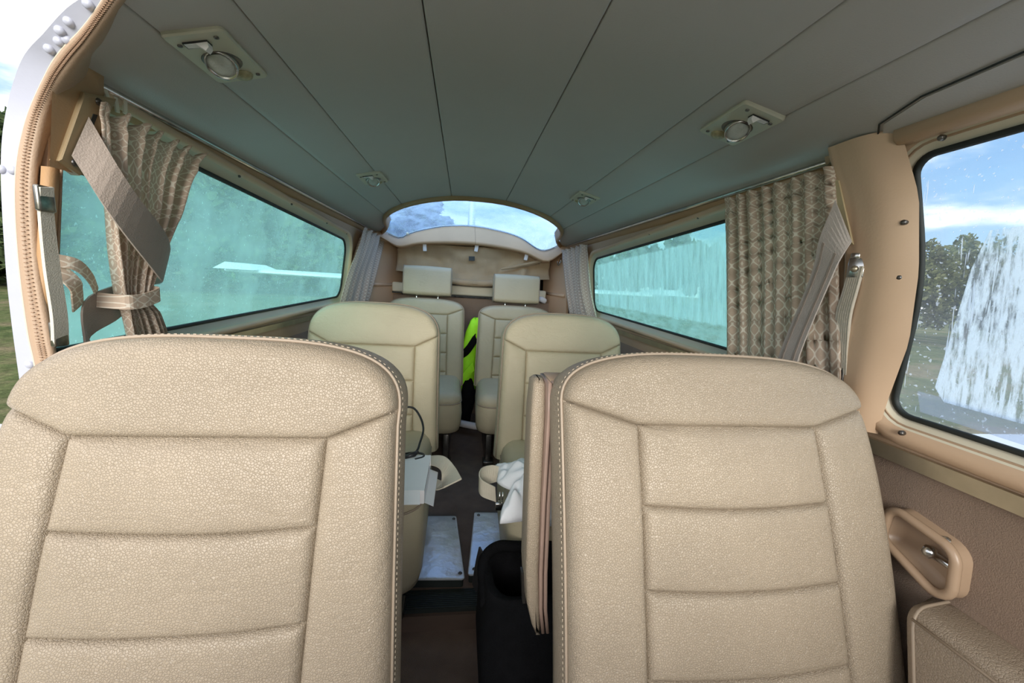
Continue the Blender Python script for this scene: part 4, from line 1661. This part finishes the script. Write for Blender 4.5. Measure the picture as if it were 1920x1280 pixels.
t = thing('wall_armrest', 'padded tan leather armrest on the right wall below the door pull', 'armrest', (.60, .25, .40))
mb = MB()
loops = []
for y, k in ((.372, -.022), (.367, -.006), (.355, 0), (.25, 0), (.08, 0)):
    c = [(.545, .35, .02), (.624, .35, .006), (.624, .512, .006), (.562, .505, .028)]
    loops.append([Vector((a, y + (.03 * (b - .43) / .1 if y > .3 else 0), b)) for a, b in rpoly(c, k, 5)])
mb.loft(loops)
mb.build('pad', mat('tan_leather', (.36, .29, .215), .5, var=.07, vs=7, grain=(330, 22, .8), bump=.5), t, world=True)
mb = MB()
mb.tube([Vector((a, .355 + .03 * (b - .43) / .1, b)) for a, b in rpoly([(.545, .35, .02), (.624, .35, .006), (.624, .512, .006), (.562, .505, .028)], .001, 5)], .0022, 6, closed=True)
mb.tube([(.5555, y, .497) for y in (.372, .3, .2, .08)], .0018, 6)
mb.build('welt', mat('dark_tan_welt', (.30, .235, .17), .5), t, world=True)

t = thing('coat_hook', 'small bright coat hook on the tan panel beside the right rear curtain', 'hook', (.545, 2.37, 1.045))
mb = MB()
mb.box((.541, 2.37, 1.052), (.006, .018, .03), bev=.002)
mb.build('base', CHROME, t, world=True)
mb = MB()
mb.tube(catmull([(.541, 2.366, 1.06), (.534, 2.355, 1.05), (.530, 2.35, 1.028), (.522, 2.342, 1.02), (.515, 2.335, 1.03), (.512, 2.332, 1.042)], 5), .003, 8)
mb.build('prong', CHROME, t, world=True)

# ------------------------------------------------------------------ cargo cover behind the rear seats
t = thing('cargo_cover', 'tan woven cover hanging under the rear window behind the last seats', 'cover', (0, 2.44, .95))
mb = MB()


def cov(a, b):
    x = lerp(-.455, .49, a)
    ztop = 1.100 - .045 * abs(2 * a - .95) ** 2.6
    zbot = .885 + .04 * abs(2 * a - 1) ** 2 + .012 * sin(a * 9)
    z = lerp(ztop, zbot, b)
    pull = .0
    for cx_, amp in ((-.29, .018), (.02, .014), (.33, .016)):
        pull += amp * exp(-((x - cx_) / .045) ** 2) * b * 1.2
    y = 2.43 + .035 * sin(pi * b) * (1 + .4 * sin(7 * a)) - pull + .034 * noise.noise(Vector((x * 7, z * 8, 2))) + .014 * noise.noise(Vector((x * 21, z * 17, 5)))
    y -= .05 * max(0, b - .75) * 4 * .3
    return Vector((x, y, z))


mb.grid(cov, 80, 30)
o = mb.build('cloth', COVER, t, world=True)
o.modifiers.new('thick', 'SOLIDIFY').thickness = .002
mb = MB()
loops = []
for k in range(31):
    a = k / 30
    x = lerp(-.20, .24, a)
    z = .892 - .016 * sin(pi * a) + .006 * a
    loops.append([Vector((x, 2.415 + .018 * cos(q), z + (.015 + .006 * sin(3 * a)) * sin(q))) for q in [2 * pi * j / 12 for j in range(12)]])
mb.loft(loops)
mb.build('rolled_hem', COVER, t, world=True)
mb = MB()
for k in range(5):
    mb.tube(catmull([(.47, 2.40, 1.062 - k * .002), (.40 - k * .02, 2.415, 1.03 - .004 * k), (.30 - .03 * k, 2.42, 1.0 - .006 * k)], 5), [.010 - .0003 * j for j in range(11)], 6)
mb.build('gathered_corner', COVER, t, world=True)
mb = MB()
mb.box((-.005, 2.418, 1.028), (.036, .004, .026), Matrix.Rotation(-.06, 3, 'Y'))
mb.build('black_patch', BLACKR, t, world=True)
for x, z in ((-.287, 1.073), (.020, 1.092), (.328, 1.062)):
    mb = MB()
    mb.box((x, 2.395, z), (.022, .006, .045), Matrix.Rotation(.15 * (1 if x > 0 else -.4), 3, 'Y') @ Matrix.Rotation(.2, 3, 'X'), bev=.002)
    mb.build('white_clip', WCLIP, t, world=True)

# ------------------------------------------------------------------ floor plates


def floor_plate(label, poly, z, screws):
    cx_, cy_ = sum(p[0] for p in poly) / 4, sum(p[1] for p in poly) / 4
    t = thing('floor_plate', label, 'metal plate', (cx_, cy_, 0))
    mb = MB()
    bm_ = [(x, y, .008) for x, y in poly]
    lp = rpoly(bm_, 0, 3)
    mb.loft([[Vector((x, y, z - .004)) for x, y in lp], [Vector((x, y, z)) for x, y in lp]], True, (True, False), False)
    p0, p1, p2, p3 = (Vector((x, y, z)) for x, y in poly)
    mb.loft([[Vector((x, y, z)) for x, y in lp], [Vector((cx_ + (x - cx_) * .97, cy_ + (y - cy_) * .98, z + .0015)) for x, y in lp]], True, (False, True), True)
    smooth_by(mb.build('sheet', ALU, t, world=True), 30)
    mb = MB()
    mb.loft([[Vector((cx_ + (x - cx_) * .97, cy_ + (y - cy_) * .98, h)) for x, y in lp] for h in (0, z - .004)], smooth=False)
    mb.build('spacer', BLACKR, t, world=True)
    for x, y in screws:
        mb = MB()
        mb.lathe([(.0001, .004), (.004, .0036), (.006, .0012), (.006, 0)], Matrix.Translation((x, y, z + .0012)), 10)
        mb.build('screw', STEELD, t, world=True)


floor_plate('dented aluminium floor plate on the left of the aisle', [(-.205, 1.022), (-.006, 1.014), (-.038, 1.322), (-.20, 1.325)], .03, ((-.046, 1.302), (-.020, 1.035), (-.18, 1.04), (-.18, 1.30)))
floor_plate('dented aluminium floor plate on the right of the aisle, behind the black bag', [(.002, 1.030), (.19, 1.025), (.185, 1.335), (.030, 1.343)], .03, ((.045, 1.322), (.022, 1.05), (.165, 1.045), (.165, 1.315)))

# ------------------------------------------------------------------ things lying on the seats and floor
# white box
t = thing('tablet_box', 'open white cardboard box with a dark slab inside on the middle left seat', 'box', (-.19, .92, .378))
BZ = .006
Rb = Matrix.Rotation(radians(-2), 3, 'Z')
mb = MB()
bx0, bx1, by0, by1, bz0, bz1 = -.30, -.115, .83, 1.01, .379, .412
for c, sz in (((-.2075, .92, .381), (.185, .18, .003)), ((-.2075, .92, .411), (.185, .18, .003)), ((-.2075, 1.009, .396), (.185, .003, .031)), ((-.2075, .831, .396), (.185, .003, .031)), ((-.2985, .92, .396), (.003, .18, .031))):
    mb.box((c[0], c[1], c[2] + BZ), sz)
mb.build('carton', CARD, t, world=True)
mb = MB()
mb.box((-.205, .92, .397 + BZ), (.176, .17, .016), bev=.003)
mb.build('dark_slab', BLACKP, t, world=True)
mb = MB()
mb.loft([[Vector((x, .829, .4115 + BZ)), Vector((x, .829, .4095 + BZ)), Vector((x + .004, .796, .398 + BZ)), Vector((x + .004, .795, .400 + BZ))] for x in (-.29, -.125)], smooth=False)
mb.loft([[Vector((-.116, y, .382)), Vector((-.114, y, .382)), Vector((-.094, y, .372)), Vector((-.095, y, .374))] for y in (.84, 1.0)], smooth=False)
mb.build('carton_flap', CARD, t, world=True)
# cable
t = thing('charging_cable', 'thin black cable looping up from the white box against the left seat', 'cable', (-.17, 1.05, .415))
mb = MB()
cab = catmull([(-.26, .98, .417), (-.20, 1.0, .419), (-.16, 1.03, .417), (-.150, 1.06, .435), (-.146, 1.10, .458), (-.160, 1.13, .485), (-.185, 1.15, .505), (-.22, 1.15, .50), (-.26, 1.13, .47)], 8)
mb.tube(cab, .0032, 8)
mb.tube(catmull([(-.155, .985, .418), (-.135, 1.0, .418), (-.14, 1.02, .418), (-.17, 1.025, .418), (-.20, 1.01, .418)], 6), .003, 8)
mb.build('lead', BLACKP, t, world=True)
mb = MB()
mb.tube([(-.185, .99, .421), (-.160, 1.003, .424), (-.150, 1.012, .427)], [.006, .0075, .0045], 10)
mb.build('plug', BLACKP, t, world=True)
# white cloth
t = MB()


def clothp(a, b):
    x, y = lerp(.070, .30, a), lerp(.80, 1.0, b)
    n = noise.noise(Vector((x * 22, y * 22, 1))) * .5 + noise.noise(Vector((x * 48, y * 48, 3))) * .3
    rid = abs(noise.noise(Vector((x * 30 + y * 14, y * 18, 7))))
    e = min(a, 1 - a, b, 1 - b)
    k = min(1, e / .22)
    z = .381 + .060 * (k ** .6) * (.70 + .75 * n + .9 * rid)
    ang = atan2(b - .5, a - .5)
    rr = 1 + .16 * sin(3 * ang + 1) + .10 * sin(7 * ang)
    x = .185 + (x - .185) * rr
    y = .89 + (y - .89) * rr
    y = max(y, .80 + .02 * sin(30 * x)) if False else y
    if y < .855:
        z -= (.855 - y) * .35
    return Vector((x, y, z))


t.grid(clothp, 60, 60)
cl_o = t.build('white_cloth', WCLOTH)
cl_o.modifiers.new('thick', 'SOLIDIFY').thickness = .0025
tag(cl_o, 'crumpled white cotton cloth lying on the middle right seat', 'cloth')

# lap belts
t = thing('lap_belt', 'loose cream lap belt folded at the inner edge of the middle left seat', 'seat belt', (-.09, .98, .385))
mb = MB()
strip_between(mb, [(Vector((-.20, 1.06, .385)), Vector((-.20, 1.015, .385))), (Vector((-.13, 1.058, .392)), Vector((-.125, 1.012, .390))), (Vector((-.082, 1.045, .398)), Vector((-.088, .995, .384))), (Vector((-.050, 1.005, .388)), Vector((-.082, .968, .362))), (Vector((-.030, .945, .385)), Vector((-.075, .925, .372)))], 6)
strip_between(mb, [(Vector((-.030, .945, .383)), Vector((-.075, .925, .370))), (Vector((-.085, .975, .362)), Vector((-.10, .935, .360))), (Vector((-.13, 1.0, .382)), Vector((-.13, .955, .381)))], 6)
mb.build('webbing', WEBC, t, world=True)
t = thing('lap_belt', 'loose cream lap belt curling off the inner edge of the middle right seat', 'seat belt', (.07, .96, .385))
mb = MB()
strip_between(mb, [(Vector((.19, 1.02, .378)), Vector((.19, .975, .378))), (Vector((.10, .985, .390)), Vector((.10, .945, .384))), (Vector((.055, .985, .402)), Vector((.052, .965, .360))), (Vector((.022, .962, .404)), Vector((.020, .955, .358))), (Vector((.018, .925, .396)), Vector((.022, .918, .352))), (Vector((.055, .902, .384)), Vector((.060, .905, .342)))], 7)
mb.build('webbing', WEBC, t, world=True)
mb = MB()
for dx in (0, .008):
    mb.tube([(.068 + dx, .900, .372), (.066 + dx, .898, .34)], .0022, 6)
mb.box((.068, .896, .335), (.022, .008, .02), bev=.002)
mb.build('buckle_tongue', CHROME, t, world=True)

# hi-vis vest stuffed between the last seats
t = thing('hi_vis_vest', 'crumpled yellow-green hi-vis vest wedged between the rear seats', 'vest', (0, 2.22, .0))


def lump(mbd, pts, rad, fl, seed, n=14):
    P_ = catmull(pts, 7)
    loops = []
    for i, p in enumerate(P_):
        k = i / (len(P_) - 1)
        rr = interp(rad, k)
        loops.append([p + Vector((cos(q) * rr * (1 + .35 * noise.noise(Vector((cos(q) * 1.6, sin(q) * 1.6 + k * 6, seed)))), sin(q) * rr * fl * (1 + .3 * noise.noise(Vector((sin(q) * 2, k * 7, seed + 3)))), .012 * sin(2 * q + 9 * k))) for q in [2 * pi * j / n for j in range(n)]])
    mbd.loft(loops)


mb = MB()
lump(mb, [(.0, 2.27, .22), (-.006, 2.26, .38), (.0, 2.25, .50), (.012, 2.245, .58), (.026, 2.24, .64), (.033, 2.24, .675)], [(0, .045), (.3, .048), (.6, .046), (.85, .032), (1, .010)], .8, 2)
mb.build('vest_body', HIVIS, t, world=True)
mb = MB()
pp = catmull([(-.045, 2.226, .46), (-.012, 2.206, .492), (.016, 2.205, .535), (.040, 2.222, .575)], 6)
mb.ribbon(pp, [Vector((-.010, -.008, .020))] * len(pp), .004)
mb.build('black_band', BLACKF, t, world=True)
mb = MB()
lump(mb, [(-.02, 2.25, .06), (.0, 2.235, .16), (.005, 2.235, .27), (-.005, 2.24, .33)], [(0, .05), (.5, .043), (1, .012)], .8, 8)
mb.build('dark_lining', BLACKF, t, world=True)
mb = MB()
pp = catmull([(-.04, 2.20, .30), (-.01, 2.192, .36), (.03, 2.20, .40)], 6)
mb.ribbon(pp, [Vector((-.006, -.004, .022))] * len(pp), .003)
mb.build('vest_fold', HIVIS, t, world=True)
t = MB()
t.tube([(-.25, 2.34, .05), (0, 2.165, .06), (.05, 2.14, .06), (.28, 2.10, .055)], .020, 10)
tag(t.build('white_tube', WCLIP), 'pale tube lying on the floor between the rear seats', 'tube')

# black bag on the floor behind the front right seat
t = thing('black_bag', 'slouching black fabric bag with magenta stitching behind the front right seat', 'bag', (.14, .70, -.06))
mb = MB()
loops = []
for k, (z, x0, x1, y0, y1) in enumerate(((-.058, .045, .30, .50, .74), (-.03, .030, .32, .49, .77), (.06, .022, .33, .50, .80), (.14, .018, .33, .53, .815), (.20, .014, .33, .58, .825), (.245, .020, .32, .64, .83), (.262, .026, .31, .68, .83))):
    lp = rpoly([(x0, y0, .05), (x1, y0, .05), (x1, y1, .05), (x0, y1, .05)], 0, 6)
    loops.append([Vector((x + .010 * noise.noise(Vector((x * 12, z * 11, y * 9))), y + .012 * noise.noise(Vector((x * 10, z * 12, y * 9 + 4))), z + .01 * noise.noise(Vector((x * 14, y * 14, 3))))) for x, y in lp])
mb.loft(loops, True, (True, False))
inn = [[lerp(p.x, .17, .12), lerp(p.y, .76, .12), p.z] for p in loops[-1]]
mb.loft([loops[-1], [Vector(p) for p in inn], [Vector((lerp(p[0], .17, .2), lerp(p[1], .76, .2), .12)) for p in inn]], True, (False, True))
mb.build('bag_body', BLACKF, t, world=True)
mb = MB()
mb.tube(catmull([(.030, .70, .235), (.026, .79, .262), (.06, .828, .272), (.12, .832, .268), (.30, .832, .262)], 6), .013, 8)
mb.build('collar', BLACKF, t, world=True)
mb = MB()
mb.ribbon(catmull([(.022, .815, .275), (.016, .82, .23), (.010, .81, .18)], 5), [Vector((.004, -.012, 0))] * 11, .002)
mb.build('side_strap', BLACKP, t, world=True)
mb = MB()
for q in ([(.030, .70, .205), (.045, .62, .19), (.075, .575, .17), (.115, .56, .155), (.16, .555, .14)], [(.026, .62, .135), (.050, .545, .115), (.09, .518, .095), (.14, .512, .07), (.2, .51, .05)]):
    mb.tube(catmull([(a - .006, b - .016, c) for a, b, c in q], 6), .0011, 5)
mb.build('stitching', MAGENTA, t, world=True)
